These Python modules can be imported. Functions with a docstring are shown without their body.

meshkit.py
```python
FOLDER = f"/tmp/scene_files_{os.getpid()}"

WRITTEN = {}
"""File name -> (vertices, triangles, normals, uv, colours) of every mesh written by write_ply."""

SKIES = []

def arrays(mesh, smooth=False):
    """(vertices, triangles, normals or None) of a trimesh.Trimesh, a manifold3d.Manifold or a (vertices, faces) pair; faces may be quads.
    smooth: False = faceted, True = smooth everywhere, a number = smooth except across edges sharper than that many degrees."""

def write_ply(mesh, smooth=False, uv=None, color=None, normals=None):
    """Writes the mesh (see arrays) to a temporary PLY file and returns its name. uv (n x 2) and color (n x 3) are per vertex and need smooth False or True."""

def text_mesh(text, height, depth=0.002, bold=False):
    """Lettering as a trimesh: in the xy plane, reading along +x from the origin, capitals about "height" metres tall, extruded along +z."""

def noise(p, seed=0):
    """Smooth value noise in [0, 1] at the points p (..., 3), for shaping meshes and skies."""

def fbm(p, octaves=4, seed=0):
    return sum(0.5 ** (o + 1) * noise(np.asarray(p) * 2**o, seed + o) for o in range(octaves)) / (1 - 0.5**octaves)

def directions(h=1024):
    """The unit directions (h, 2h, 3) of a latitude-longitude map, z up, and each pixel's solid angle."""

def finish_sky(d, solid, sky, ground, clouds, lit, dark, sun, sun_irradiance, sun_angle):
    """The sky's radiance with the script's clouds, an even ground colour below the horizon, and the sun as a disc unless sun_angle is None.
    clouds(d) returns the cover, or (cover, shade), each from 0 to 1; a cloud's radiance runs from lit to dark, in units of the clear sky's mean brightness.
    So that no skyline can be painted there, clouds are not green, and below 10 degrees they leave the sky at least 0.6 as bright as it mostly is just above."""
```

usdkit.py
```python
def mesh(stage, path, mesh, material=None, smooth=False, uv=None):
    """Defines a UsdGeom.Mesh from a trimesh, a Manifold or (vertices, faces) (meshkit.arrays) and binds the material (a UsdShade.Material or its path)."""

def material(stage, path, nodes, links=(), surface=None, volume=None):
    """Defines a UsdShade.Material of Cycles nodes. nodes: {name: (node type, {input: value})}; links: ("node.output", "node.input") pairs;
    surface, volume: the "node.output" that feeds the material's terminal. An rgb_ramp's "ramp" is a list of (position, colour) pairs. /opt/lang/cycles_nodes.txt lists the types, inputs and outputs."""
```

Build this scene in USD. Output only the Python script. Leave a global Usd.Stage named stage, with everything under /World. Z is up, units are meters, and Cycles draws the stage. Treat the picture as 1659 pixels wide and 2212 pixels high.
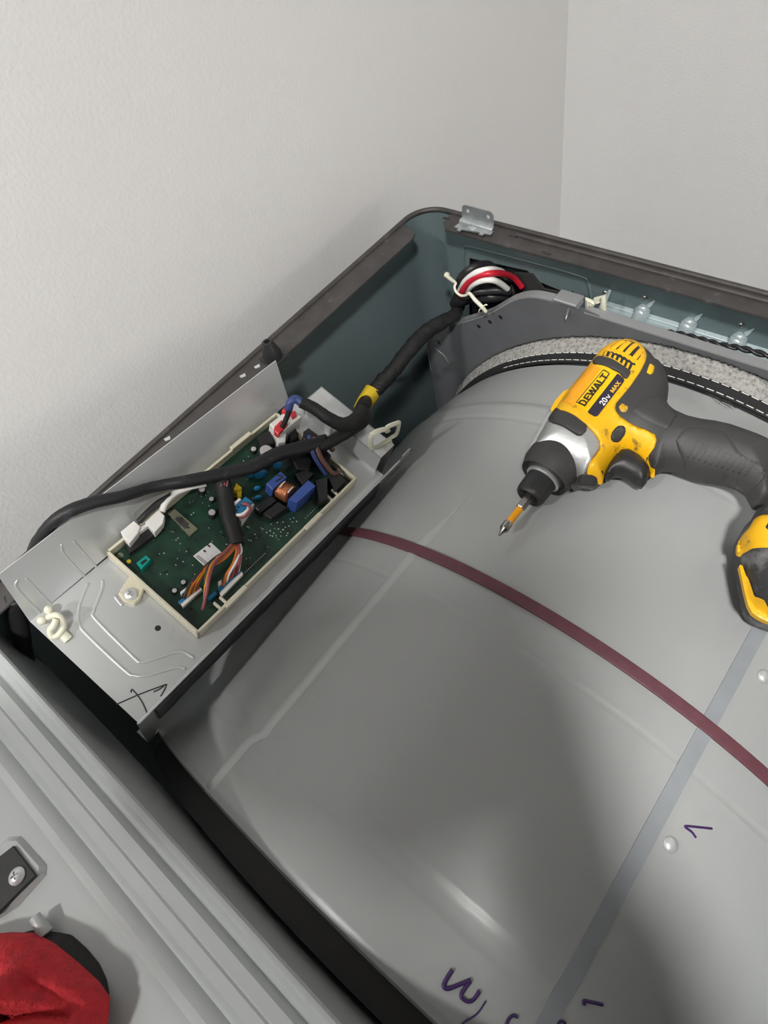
import math, random
import numpy as np, trimesh, manifold3d as m3, shapely
from shapely.geometry import Polygon, Point
from scipy.spatial import Delaunay, cKDTree
import usdkit, meshkit
from pxr import Usd, UsdGeom, UsdLux, UsdShade, Gf, Vt
random.seed(3); np.random.seed(3)

# ---------------------------------------------------------------- stage, camera, light
stage = Usd.Stage.CreateInMemory()
UsdGeom.SetStageUpAxis(stage, UsdGeom.Tokens.z); UsdGeom.SetStageMetersPerUnit(stage, 1.0)
UsdGeom.Xform.Define(stage, '/World')
W, HH, FPX = 1659, 2212, 1412.377
R = np.array([[0.76532162, 0.61836007, -0.17864388], [0.4309764, -0.69845953, -0.5713262], [-0.47806083, 0.360257, -0.80104478]])
CAM = np.array([0.438928, -0.500701, 0.374242])
cam = UsdGeom.Camera.Define(stage, '/World/camera')
cam.CreateHorizontalApertureAttr(20.955); cam.CreateVerticalApertureAttr(20.955*HH/W)
cam.CreateFocalLengthAttr(20.955*FPX/W); cam.CreateClippingRangeAttr(Gf.Vec2f(0.01, 50))
M4 = np.eye(4); M4[0, :3], M4[1, :3], M4[2, :3], M4[3, :3] = R[0], -R[1], -R[2], CAM
cam.AddTransformOp().Set(Gf.Matrix4d(*M4.ravel().tolist()))
cam.CreateExposureAttr(0.0)
LAMP_A, LAMP_A_R, LAMP_A_E = np.array([0.87, -1.03, 1.39]), 0.085, 610.0     # ceiling lamp by the dryer
LAMP_B, LAMP_B_R, LAMP_B_E = np.array([0.05, -1.80, 1.39]), 0.085, 380.0     # ceiling lamp nearer the door
WIN_E = 2.8    # glow of the unseen window added for low light from the right
dome = UsdLux.DomeLight.Define(stage, '/World/sky'); dome.CreateIntensityAttr(0.0001); dome.CreateColorAttr(Gf.Vec3f(1, 1, 1))

# ---------------------------------------------------------------- helpers
def ray(px, py): return R.T @ np.array([(px-829.5)/FPX, (py-1106)/FPX, 1.0])
def at(px, py, x=None, y=None, z=None):                 # the point of a plane x=, y= or z= that shows at a pixel of the photograph
    d = ray(px, py)
    t = (z-CAM[2])/d[2] if z is not None else (x-CAM[0])/d[0] if x is not None else (y-CAM[1])/d[1]
    return CAM+t*d
def plane_at(px, py, o, n):
    d = ray(px, py); return CAM+d*(((o-CAM) @ n)/(d @ n))

used = {}
def numbered(path):
    k = used.get(path, 0); used[path] = k+1
    return path if k == 0 else '%s_%03d' % (path, k)
base_of = {}
def thing(name, label, cat, base, group=None, kind=None):
    p = numbered('/World/'+name); x = UsdGeom.Xform.Define(stage, p)
    b = np.asarray(base, float); x.AddTranslateOp().Set(Gf.Vec3d(*b.tolist())); base_of[p] = b
    o = x.GetPrim()
    for k, v in (('label', label), ('category', cat), ('group', group), ('kind', kind)):
        if v: o.SetCustomDataByKey(k, v)
    return p
def part(parent, name, mesh, mat, smooth=30, label=None, kind=None):
    p = numbered(parent+'/'+name); b = base_of[parent]
    v, f = geo(mesh)
    usdkit.mesh(stage, p, (v-b, f), mat, smooth); base_of[p] = b
    o = stage.GetPrimAtPath(p)
    if label: o.SetCustomDataByKey('label', label)
    if kind: o.SetCustomDataByKey('kind', kind)
    return p
def struct(name, mesh, mat):
    p = numbered('/World/'+name); v, f = geo(mesh); usdkit.mesh(stage, p, (v, f), mat, False)
    stage.GetPrimAtPath(p).SetCustomDataByKey('kind', 'structure'); base_of[p] = np.zeros(3); return p
def geo(m):
    if hasattr(m, 'to_mesh'):
        q = m.to_mesh(); return np.array(q.vert_properties[:, :3], float), np.array(q.tri_verts, int)
    if isinstance(m, trimesh.Trimesh): return np.array(m.vertices), np.array(m.faces)
    v, f = np.asarray(m[0], float), np.asarray(m[1], int)
    if f.shape[1] == 4: f = np.vstack([f[:, [0, 1, 2]], f[:, [0, 2, 3]]])
    return v, f
def join(*ms):
    vs, fs, n = [], [], 0
    for m in ms:
        v, f = geo(m); vs.append(v); fs.append(f+n); n += len(v)
    return np.vstack(vs), np.vstack(fs)
def hull(pts): return trimesh.convex.convex_hull(np.asarray(pts))
def cbox(c, s, b=0.0006, fr=np.eye(3)):                 # chamfered box: centre, full sizes, chamfer, frame rows = axes
    h = np.asarray(s, float)/2; P = []
    for sx in (-1, 1):
        for sy in (-1, 1):
            for sz in (-1, 1):
                for k in range(3):
                    e = h-b; e[k] = h[k]; P.append(np.array([sx, sy, sz])*e)
    return hull(np.asarray(c)+np.array(P) @ fr)
def spline(P, per=8):
    P = np.asarray(P, float)
    if len(P) < 3: return P
    Q = np.vstack([2*P[0]-P[1], P, 2*P[-1]-P[-2]]); out = []
    for i in range(1, len(Q)-2):
        a, b, c, d = Q[i-1:i+3]
        for t in np.arange(per)/per:
            out.append(.5*(2*b+(c-a)*t+(2*a-5*b+4*c-d)*t*t+(3*b-a-3*c+d)*t**3))
    return np.vstack([out, P[-1]])
def tube(P, r, n=10, per=8, smooth=True, closed=False, rough=0, flat=1.0, seed=0, up=None):
    P = spline(P, per) if smooth else np.asarray(P, float)
    r = np.interp(np.linspace(0, 1, len(P)), np.linspace(0, 1, len(np.atleast_1d(r))), np.atleast_1d(r))
    T = np.gradient(P, axis=0); T /= np.linalg.norm(T, axis=1, keepdims=True)+1e-12
    a = np.cross(T[0], [0, 0, 1.0]) if up is None else np.cross(T[0], up)
    if np.linalg.norm(a) < 1e-4: a = np.cross(T[0], [0, 1.0, 0])
    V = []
    g = np.random.RandomState(seed)
    for i in range(len(P)):
        if up is not None: a = np.cross(T[i], up)
        a = a-T[i]*(a @ T[i]); a /= np.linalg.norm(a); b = np.cross(T[i], a)
        th = np.arange(n)*2*np.pi/n
        rr = r[i]*(1+rough*g.uniform(-1, 1, n)) if rough else r[i]
        V.append(P[i]+(np.cos(th)*rr)[:, None]*a+(np.sin(th)*rr*flat)[:, None]*b if np.ndim(rr) else P[i]+rr*(np.cos(th)[:, None]*a+np.sin(th)[:, None]*b*flat))
    V = np.vstack(V+[P[:1], P[-1:]]); F = []; m = len(P)
    for i in range(m-1):
        for k in range(n):
            k2 = (k+1) % n; F += [[i*n+k, i*n+k2, (i+1)*n+k2], [i*n+k, (i+1)*n+k2, (i+1)*n+k]]
    for k in range(n):
        k2 = (k+1) % n; F += [[m*n, k2, k], [m*n+1, (m-1)*n+k, (m-1)*n+k2]]
    return V, np.array(F)[:, ::-1]
def lathe(prof, o, ax, n=48, a0=None):                  # prof: (distance along ax, radius)
    ax = np.asarray(ax, float)/np.linalg.norm(ax); e = np.cross(ax, [0, 0, 1.0]) if abs(ax[2]) < .95 else np.cross(ax, [1.0, 0, 0])
    e /= np.linalg.norm(e); g = np.cross(ax, e); th = np.arange(n)*2*np.pi/n
    V = np.vstack([np.asarray(o)+ax*s+r*(np.cos(th)[:, None]*e+np.sin(th)[:, None]*g) for s, r in prof]); F = []
    for i in range(len(prof)-1):
        for k in range(n):
            k2 = (k+1) % n; F.append([i*n+k, i*n+k2, (i+1)*n+k2, (i+1)*n+k])
    V, F = geo((V, np.array(F)))
    c0, c1 = len(V), len(V)+1
    V = np.vstack([V, np.asarray(o)+ax*prof[0][0], np.asarray(o)+ax*prof[-1][0]]); m = (len(prof)-1)*n
    caps = [[c0, (k+1) % n, k] for k in range(n)]+[[c1, m+k, m+(k+1) % n] for k in range(n)]
    return V, np.vstack([F, caps])
def prism(poly, n, d0, d1, bev=0.0):                    # 3-D polygon (planar) thickened along n from d0 to d1, top edge bevelled
    P = np.asarray(poly, float); n = np.asarray(n, float)/np.linalg.norm(n); c = P.mean(0)
    if np.cross(P-c, np.roll(P, -1, 0)-c).sum(0) @ n < 0: P = P[::-1]
    k = len(P); rings = [P+n*d0, P+n*(d1-bev)]
    if bev: rings.append(P+n*d1-(P-c)/np.maximum(np.linalg.norm(P-c, axis=1, keepdims=True), 1e-9)*bev)
    e = np.cross(n, P[1]-P[0]); e /= np.linalg.norm(e); g = np.cross(e, n)
    tri = trimesh.creation.triangulate_polygon(Polygon(np.c_[(P-c) @ g, (P-c) @ e]), engine='earcut')
    tv, tf = tri
    kd = cKDTree(np.c_[(P-c) @ g, (P-c) @ e]); idx = kd.query(tv)[1]; tf = idx[np.asarray(tf)]
    a, b, cc = [np.c_[(P-c) @ g, (P-c) @ e][tf[:, j]] for j in range(3)]
    area = (b[:, 0]-a[:, 0])*(cc[:, 1]-a[:, 1])-(b[:, 1]-a[:, 1])*(cc[:, 0]-a[:, 0])
    tf[area < 0] = tf[area < 0][:, ::-1]
    if np.cross(g, e) @ n < 0: tf = tf[:, ::-1]
    F = []
    for i in range(len(rings)-1):
        for j in range(k):
            j2 = (j+1) % k; F += [[i*k+j, i*k+j2, (i+1)*k+j2], [i*k+j, (i+1)*k+j2, (i+1)*k+j]]
    F = np.vstack([F, tf[:, ::-1], tf+(len(rings)-1)*k])
    return np.vstack(rings), F
def screw_head(c, n, r, h, cross=True):
    prof = [(0, r), (h*.35, r), (h*.8, r*.72), (h, r*.35), (h*1.02, 0.0001)]
    m = lathe(prof, c, n, 24)
    if not cross: return m
    n = np.asarray(n)/np.linalg.norm(n); e = np.cross(n, [.3, .9, .2]); e /= np.linalg.norm(e); g = np.cross(n, e)
    fr = np.array([e, g, n])
    bars = join(cbox(np.asarray(c)+n*h, (r*1.0, r*.24, h*.5), r*.03, fr), cbox(np.asarray(c)+n*h, (r*.24, r*1.0, h*.5), r*.03, fr))
    a = m3.Manifold(m3.Mesh(np.asarray(m[0], np.float32), np.asarray(m[1], np.uint32)))
    for s in ((r*1.0, r*.24, h*.9), (r*.24, r*1.0, h*.9)):
        b = cbox(np.asarray(c)+n*h, s, r*.03, fr); a = a-m3.Manifold(m3.Mesh(np.asarray(b.vertices, np.float32), np.asarray(b.faces, np.uint32)))
    return a

# ---------------------------------------------------------------- materials
mats = {}
def mat(name, col, rough=.5, metal=0., bump=0., bscale=200., var=0., vscale=30., coat=0., emit=0., spec=.5, ior=1.5, croug=.1, dirt=None):
    nd = {'p': ('principled_bsdf', {'base_color': col, 'roughness': rough, 'metallic': metal, 'coat_weight': coat, 'coat_roughness': croug, 'specular_ior_level': spec, 'ior': ior})}
    ln = []
    if emit: nd['p'][1].update({'emission_color': col, 'emission_strength': emit})
    if bump or var or dirt: nd['g'] = ('texture_coordinate', {})
    if bump:
        nd['n'] = ('noise_texture', {'scale': bscale, 'detail': 3.0}); nd['b'] = ('bump', {'strength': 1.0, 'distance': bump})
        ln += [('g.object', 'n.vector'), ('n.fac', 'b.height'), ('b.normal', 'p.normal')]
    if var:
        nd['v'] = ('noise_texture', {'scale': vscale, 'detail': 4.0})
        a = np.array(col); nd['r'] = ('rgb_ramp', {'ramp': [(.3, tuple(np.clip(a*(1-var), 0, 1))), (.7, tuple(np.clip(a*(1+var), 0, 1)))]})
        ln += [('g.object', 'v.vector'), ('v.fac', 'r.fac'), ('r.color', 'p.base_color')]
    if dirt:                                            # (colour, scale, low, high): wear marks with a shape of their own
        nd['dn'] = ('noise_texture', {'scale': dirt[1], 'detail': 6.0, 'roughness': .65}); nd['dr'] = ('map_range', {'from_min': dirt[2], 'from_max': dirt[3], 'clamp': True})
        nd['dm'] = ('mix', {'color1': col, 'color2': dirt[0]})
        ln += [('g.object', 'dn.vector'), ('dn.fac', 'dr.value'), ('dr.result', 'dm.fac'), ('dm.color', 'p.base_color')]
        if var: ln = [l for l in ln if l != ('r.color', 'p.base_color')]+[('r.color', 'dm.color1')]
    mats[name] = usdkit.material(stage, '/World/Looks/'+name, nd, ln, surface='p.BSDF'); return mats[name]
WALL = mat('wall_paint', (.70, .695, .69), .8, bump=.0003, bscale=300., spec=.25)
WALL2 = mat('wall_paint_taupe', (.34, .325, .31), .85); CEIL = mat('ceiling_paint', (.55, .55, .54), .9); FLOOR = mat('floor_vinyl', (.14, .13, .12), .5)
SHEET = mat('inside_sheet', (.155, .205, .215), .38, .3)
RIMM = mat('rim_paint', (.043, .039, .038), .5, var=.25, vscale=60., dirt=((.12, .115, .11), 45., .62, .75))
ZINC = mat('zinc_plate', (.61, .625, .63), .34, .5, bump=.00006, bscale=400.)
ZINC2 = mat('hinge_zinc', (.5, .53, .54), .38, .8, var=.12, vscale=120.)
SHEET_LIT = mat('inside_sheet_lit', (.52, .60, .62), .28, .45)  # lit copy of the inside sheet, reflected light put into its colour
PLATE = mat('bulkhead_paint', (.098, .101, .108), .48, var=.08, vscale=40.)
LIP = mat('bulkhead_edge', (.27, .275, .28), .42, .2)
DRUM = mat('drum_paint', (.365, .376, .374), .33, .12, bump=.00003, bscale=900., spec=.4)
LAPS = mat('lap_seam_pale', (.425, .445, .44), .42, .3); SEAM = mat('seam_strip', (.255, .272, .29), .5, var=.05, vscale=80.)
BELT = mat('belt_rubber', (.115, .037, .05), .6, var=.12, vscale=150.)
PANEL = mat('front_panel_paint', (.42, .44, .44), .40, .1, bump=.00003, bscale=900.)
BLACK = mat('black_plastic', (.016, .016, .017), .42); BLACKR = mat('black_rubber', (.03, .029, .029), .62, bump=.00015, bscale=600.)
TAPE = mat('black_tape', (.014, .014, .0145), .6, bump=.0007, bscale=160., var=.3, vscale=120., spec=.35)
CABLE = mat('cable_sheath', (.016, .016, .018), .5, bump=.0004, bscale=130., spec=.35, dirt=((.07, .07, .08), 90., .6, .72))
FLANGE_SHADE = mat('flange_shade', (.045, .045, .048), .8, bump=.0008, bscale=140., var=.35, vscale=55.); CREAM = mat('tray_plastic', (.62, .585, .46), .42); CLIP = mat('clip_nylon', (.70, .69, .56), .38); WHITE = mat('white_plastic', (.76, .75, .72), .4)  # the first material carries the flange's shade as its colour
PCB = mat('board_laminate', (.010, .040, .025), .32, var=.45, vscale=90., coat=.3); SOLDER = mat('solder', (.75, .76, .72), .3, .7)
BLUEB = mat('capacitor_blue', (.045, .095, .36), .4); BLUED = mat('disc_blue', (.02, .20, .42), .35); COPPER = mat('copper_winding', (.42, .15, .065), .35, .6, bump=.0004, bscale=500.)
YEL = mat('yellow_tape', (.66, .46, .02), .5, var=.1, vscale=150.); REDP = mat('red_plastic', (.60, .035, .05), .4); TEAL = mat('teal_plastic', (.0, .26, .22), .4)
CHIP = mat('beige_module', (.17, .17, .11), .5); PAPER = mat('label_paper', (.72, .72, .72), .6); INK = mat('print_ink', (.03, .03, .03), .6)
WRED = mat('wire_red', (.50, .012, .03), .38); WWHT = mat('wire_white', (.78, .77, .74), .4); WORG = mat('wire_orange', (.65, .16, .015), .42); WYEL = mat('wire_yellow', (.70, .36, .02), .42)
WBRN = mat('wire_brown', (.12, .055, .045), .45); WBLU = mat('wire_blue', (.035, .06, .19), .42); WPNK = mat('wire_plum', (.28, .07, .09), .42); WDRK = mat('wire_black', (.02, .02, .022), .42)
ALU = mat('cap_top', (.66, .66, .64), .35, .5)
FELT = mat('felt', (.36, .35, .33), .95, bump=.002, bscale=330., dirt=((.17, .165, .16), 330., .45, .66)); SEAL = mat('seal_strip', (.017, .017, .018), .45); STITCH = mat('stitch_thread', (.72, .72, .70), .7)
DYEL = mat('tool_yellow', (.80, .43, .005), .45, dirt=((.12, .075, .02), 70., .585, .70)); DLAB = mat('tool_label_yellow', (.88, .50, .004), .33); DORG = mat('tool_label_orange', (.86, .36, .004), .33)
DBLK = mat('tool_overmould', (.036, .035, .035), .58, bump=.0001, bscale=900.); DDRK = mat('tool_dark', (.018, .018, .019), .45); NAVY = mat('tool_label_navy', (.028, .024, .04), .35)
DSIL = mat('tool_gearcase', (.56, .57, .57), .42, .75, bump=.00012, bscale=500.); STEEL = mat('bit_steel', (.42, .40, .38), .25, .95); WINK = mat('white_print', (.85, .85, .85), .4); GOLD = mat('gold_print', (.85, .45, .05), .4)
BATD = mat('battery_dusty', (.035, .035, .038), .6, dirt=((.22, .22, .22), 38., .48, .68))
CLOTH = mat('red_knit', (.46, .018, .026), .9, bump=.0012, bscale=420., var=.2, vscale=160.); LINING = mat('black_lining', (.012, .011, .011), .8, bump=.001, bscale=300.)
PEN = mat('marker_ink', (.04, .012, .09), .45); PENB = mat('black_marker', (.03, .03, .03), .5)
LAMPM = {}
# ---------------------------------------------------------------- the room
def slab(x0, x1, y0, y1, z0, z1): return trimesh.creation.box(bounds=[[x0, y0, z0], [x1, y1, z1]])
XL, YB, XR, YF, ZF, ZC = -.06, .40, 3.0, -3.6, -.95, 1.45
struct('floor', slab(XL-.1, XR+.1, YF-.1, YB+.1, ZF-.05, ZF), FLOOR)
struct('ceiling', slab(XL-.1, XR+.1, YF-.1, YB+.1, ZC, ZC+.05), CEIL)
struct('wall_left', slab(XL-.1, XL, YF, YB, ZF, ZC), WALL); struct('wall_back', slab(XL-.1, XR+.1, YB, YB+.1, ZF, ZC), WALL)
struct('wall_right', slab(XR, XR+.1, YF, YB, ZF, ZC), WALL2); struct('wall_front', slab(XL-.1, XR+.1, YF-.1, YF, ZF, ZC), WALL2)
def ceiling_lamp(c, r, e, label):
    t = thing('ceiling_lamp', label, 'lamp', (c[0], c[1], ZC))
    g = mat('lamp_glow_%d' % len(LAMPM), (1, .985, .95), emit=e); LAMPM[label] = g
    part(t, 'mounting_ring', lathe([(0, r*1.25), (.05, r*1.2), (.052, r*1.1), (.05, r*1.03), (.02, r*1.02)], (c[0], c[1], ZC), (0, 0, -1), 40), WHITE)
    part(t, 'light_disc', lathe([(.022, r), (.026, r), (.0265, r*.98)], (c[0], c[1], ZC), (0, 0, -1), 40), g)
ceiling_lamp(LAMP_A, LAMP_A_R, LAMP_A_E, 'round ceiling lamp on the right above the dryer')
ceiling_lamp(LAMP_B, LAMP_B_R, LAMP_B_E, 'round ceiling lamp nearer the front wall of the room')

wf = struct('added_window_1', join(*[cbox((XR-.01, -.3, z), (.02, 1.5, .06), .004) for z in (-.38, .68)], *[cbox((XR-.01, y, .15), (.02, .06, 1.0), .004) for y in (-1.02, -.3, .36)]), WHITE)  # unseen low window, added to light the wall above the rim
LAMPM['w'] = mat('added_pane', (1.0, .975, .95), emit=WIN_E)
part(wf, 'pane', cbox((XR-.004, -.3, .15), (.006, 1.38, 1.0), .001), LAMPM['w'])

# ---------------------------------------------------------------- dryer cabinet
XC, ZCY, RD = .33, -.3401, .3104                         # drum axis (x, z) and radius
XW, YFR = .66, -.66                                      # cabinet width, front
cab = thing('dryer_cabinet', 'dark grey dryer cabinet with its top removed, open corner towards the walls', 'dryer', (XC, -.33, ZF))
arc = lambda cx, cy, r, a0, a1, n=10: [(cx+r*math.cos(math.radians(a)), cy+r*math.sin(math.radians(a))) for a in np.linspace(a0, a1, n)]
CR = .03
path = [(0, YFR)]+arc(CR, -CR, CR, 180, 90)+arc(XW-CR, -CR, CR, 90, 0)+[(XW, YFR)]
from shapely.geometry import LineString
outer = LineString(path)
wall_in = Polygon(list(path)+list(np.array(outer.parallel_offset(.0012, 'right').coords)[::-1]))
shell = trimesh.creation.extrude_polygon(wall_in.buffer(0), .93, engine='earcut'); shell.apply_translation((0, 0, -.93))
hole = Polygon([at(px, py, y=0)[[0, 2]] for px, py in ((1015, 556), (1140, 583), (1168, 608), (1217, 628), (1214, 720), (1015, 690))])
hm = trimesh.creation.extrude_polygon(hole, .02, engine='earcut')
hm.vertices = hm.vertices[:, [0, 2, 1]]*[1, 1, 1]-[0, .01, 0]; hm.fix_normals()
tm = lambda v, f: m3.Manifold(m3.Mesh(np.asarray(v, np.float32), np.asarray(f, np.uint32)))
sm = tm(shell.vertices, shell.faces)-tm(hm.vertices, hm.faces)
part(cab, 'cabinet_shell', sm, SHEET)
skin = Polygon(list(np.array(outer.parallel_offset(.0012, 'left').coords))+list(path)[::-1]).buffer(0)
sk = trimesh.creation.extrude_polygon(skin, .93, engine='earcut'); sk.apply_translation((0, 0, -.93))
part(cab, 'outer_skin', tm(sk.vertices, sk.faces)-tm(hm.vertices, hm.faces), RIMM)
edge = [(x, y, -.0005) for x, y in np.array(outer.parallel_offset(-.0002, 'left').coords)]
part(cab, 'rim_edge', tube(edge, .0026, 8, smooth=False), RIMM, True)
def flange(pts, z0=-.0028, z1=-.001): return prism([(x, y, 0) for x, y in pts], (0, 0, 1), z0, z1, .0006)
part(cab, 'rim_flange', flange([(.001, YFR), (.026, YFR), (.0285, -.30), (.0275, -.052), (.024, -.045), (.001, -.034)]), RIMM)
fl2 = [(.037, -.001), (.041, -.018), (.049, -.0275), (.085, -.0275), (.12, -.0275), (.2, -.0255), (.36, -.0265), (XW-.04, -.0265), (XW-.036, -.001)]
part(cab, 'rim_flange', flange(fl2), RIMM)
part(cab, 'rim_flange', flange([(XW-.001, YFR), (XW-.026, YFR), (XW-.026, -.052), (XW-.001, -.034)]), RIMM)
part(cab, 'rim_ridge', tube([(.12, -.0085, -.0005), (.3, -.0085, -.0005), (XW-.05, -.0085, -.0005)], .0022, 8), RIMM, True)
for px, py in ((965, 472), (1108, 511), (1180, 547)):
    c = at(px, py, z=-.001); part(cab, 'flange_slot', cbox(c, (.009, .0022, .0012), .0003), BLACK)
for px, py in ((362, 948), (525, 812), (556, 792)):
    c = at(px, py, z=-.001); part(cab, 'paint_chip', prism([c+np.array(d)*.0028 for d in ((-1, -.7, 0), (.2, -1, 0), (1, .4, 0), (-.3, 1.2, 0))], (0, 0, 1), -.0002, .0003), ZINC)
# embossing and duct on the back panel
em = [at(px, py, y=-.0012) for px, py in ((1003, 585), (1003, 545), (1012, 532), (1100, 553), (1250, 594), (1272, 612), (1279, 665))]
part(cab, 'embossed_rib', tube(em, .0022, 8, flat=.7), SHEET, True)
zl = at(1400, 676, y=-.0012)[2]-.0045; x0 = at(1300, 650, y=-.001)[0]
sh = [(-.0012, zl+.045), (-.0012, zl+.004), (-.0035, zl), (-.03, zl-.006), (-.046, zl-.012), (-.046, zl-.02), (0, zl-.02)]
sx = [x0, XW-.02]; V = [(x, y, z) for x in sx for y, z in sh]; k = len(sh)
part(cab, 'duct_panel', prism([(sx[0], y, z) for y, z in sh[1:]], (1, 0, 0), 0, sx[1]-sx[0]), SHEET_LIT, 40)
part(cab, 'duct_fold', tube([(sx[0], -.003, zl+.001), (sx[1], -.003, zl+.001)], .0013, 8, smooth=False), SHEET_LIT, True)
for px, py in ((1389, 668), (1489, 697), (1597, 729), (1700, 760), (1310, 640)):
    c = at(px, py, y=-.004)
    if px == 1310:
        part(cab, 'embossed_dimple', tube([c+np.array([.003, 0, .008]), c+np.array([-.001, -.002, -.004])], [.0015, .0032], 10), SHEET_LIT, True); continue
    part(cab, 'embossed_channel', tube([c+np.array([0, .001, .004]), c, c+np.array([0, -.006, -.0045]), c+np.array([0, -.02, -.0075]), c+np.array([0, -.042, -.014])], [.003, .0075, .0062, .0058, .0058], 14), SHEET_LIT, True)
    part(cab, 'embossed_spur', tube([c+np.array([.004, .002, .004]), c+np.array([.0085, .0025, .011])], [.0026, .0006], 10), SHEET_LIT, True)
for px, py in ((1393, 643), (1601, 702), (1307, 632)):
    c = at(px, py, y=-.002); part(cab, 'panel_screw', screw_head(c, (0, -1, 0), .0025, .0018), STEEL)
# hinge bracket on the back rim
hz = .0012
f0, f1 = at(997, 470, z=hz+.006), at(1067, 487, z=hz+.006); yh = (f0[1]+f1[1])/2
b0, b1 = at(987, 495, z=hz), at(1057, 508, z=hz)
t0, t1 = at(999, 441, y=yh), at(1066, 458, y=yh)
top = Polygon([(f0[0], hz+.004), (f1[0], hz+.004), (t1[0], t1[2]), (t0[0], t0[2])]).buffer(-.004).buffer(.004)
for px, py in ((1011, 455), (1055, 468)):
    c = at(px, py, y=yh); top = top.difference(Point(c[0], c[2]).buffer(.0021))
up = trimesh.creation.extrude_polygon(top, .0014, engine='earcut'); up.vertices = up.vertices[:, [0, 2, 1]]+[0, yh-.0007, 0]; up.fix_normals()
hb = thing('hinge_plate', 'small zinc hinge plate with two holes screwed on the back rim', 'hinge', ((f0[0]+f1[0])/2, yh, 0))
part(hb, 'upright_tab', up, ZINC2)
part(hb, 'bend', tube([(f0[0], yh-.002, hz+.003), (f1[0], yh-.002, hz+.003)], .0034, 12, smooth=False), ZINC2, True)
part(hb, 'base_plate', prism([(f0[0]-.001, yh, hz), (f1[0], yh, hz), (f1[0]+.001, b1[1], hz), (f1[0]-.006, b1[1]-.001, hz), (f1[0]-.006, b1[1]-.004, hz), (f1[0]-.010, b1[1]-.004, hz), (f1[0]-.010, b1[1]-.001, hz), (f0[0]+.007, b0[1], hz), (f0[0]+.007, b0[1]-.003, hz), (f0[0]+.003, b0[1]-.003, hz), (f0[0]+.003, b0[1], hz), (f0[0]-.003, b0[1]+.001, hz)], (0, 0, 1), 0, .0014, .0003), ZINC2)
c = at(1021, 491, z=hz+.001); part(hb, 'screw', screw_head((c[0], c[1], hz+.0012), (0, 0, 1), .0052, .0026), ZINC2)
# rubber peg on the left rim
c = at(592, 776, z=0.0); pg = thing('rubber_peg', 'black conical rubber peg standing on the left rim', 'peg', c)
part(pg, 'foot', cbox(c+np.array([0, 0, .0015]), (.022, .017, .003), .001), BLACK)
part(pg, 'cone', lathe([(0, .0085), (.006, .0085), (.012, .0068), (.019, .0046), (.0195, .0025), (.015, .0022)], c+np.array([0, 0, .001]), (0, 0, 1), 28), BLACK)

# ---------------------------------------------------------------- rear bulkhead
YBK = -.05
rb = thing('rear_bulkhead', 'grey rear bulkhead plate behind the drum with felt ring', 'panel', (XC, YBK, -.5))
bp = [at(px, py, y=YBK) for px, py in ((943, 872), (930, 800), (922, 748), (926, 727), (938, 712), (985, 699), (1050, 679), (1085, 660), (1108, 648), (1130, 642), (1152, 641), (1180, 646), (1250, 664))]
lipz = at(1500, 748, y=YBK)[2]
outl = [(.0206, -.80), (.0206, -.25)]+[(p[0], p[2]) for p in bp]+[(.24, lipz-.001), (XW-.2, lipz), (XW-.12, lipz-.04), (XW-.03, lipz-.09), (XW-.02, -.80)]
pl = Polygon(outl).buffer(0).difference(Point(XC, ZCY).buffer(.299, 64))
for px, py in ((1034, 706), (1058, 696), (1081, 686)):
    q = at(px, py, y=YBK); pl = pl.difference(Point(q[0], q[2]).buffer(.0026))
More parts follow.
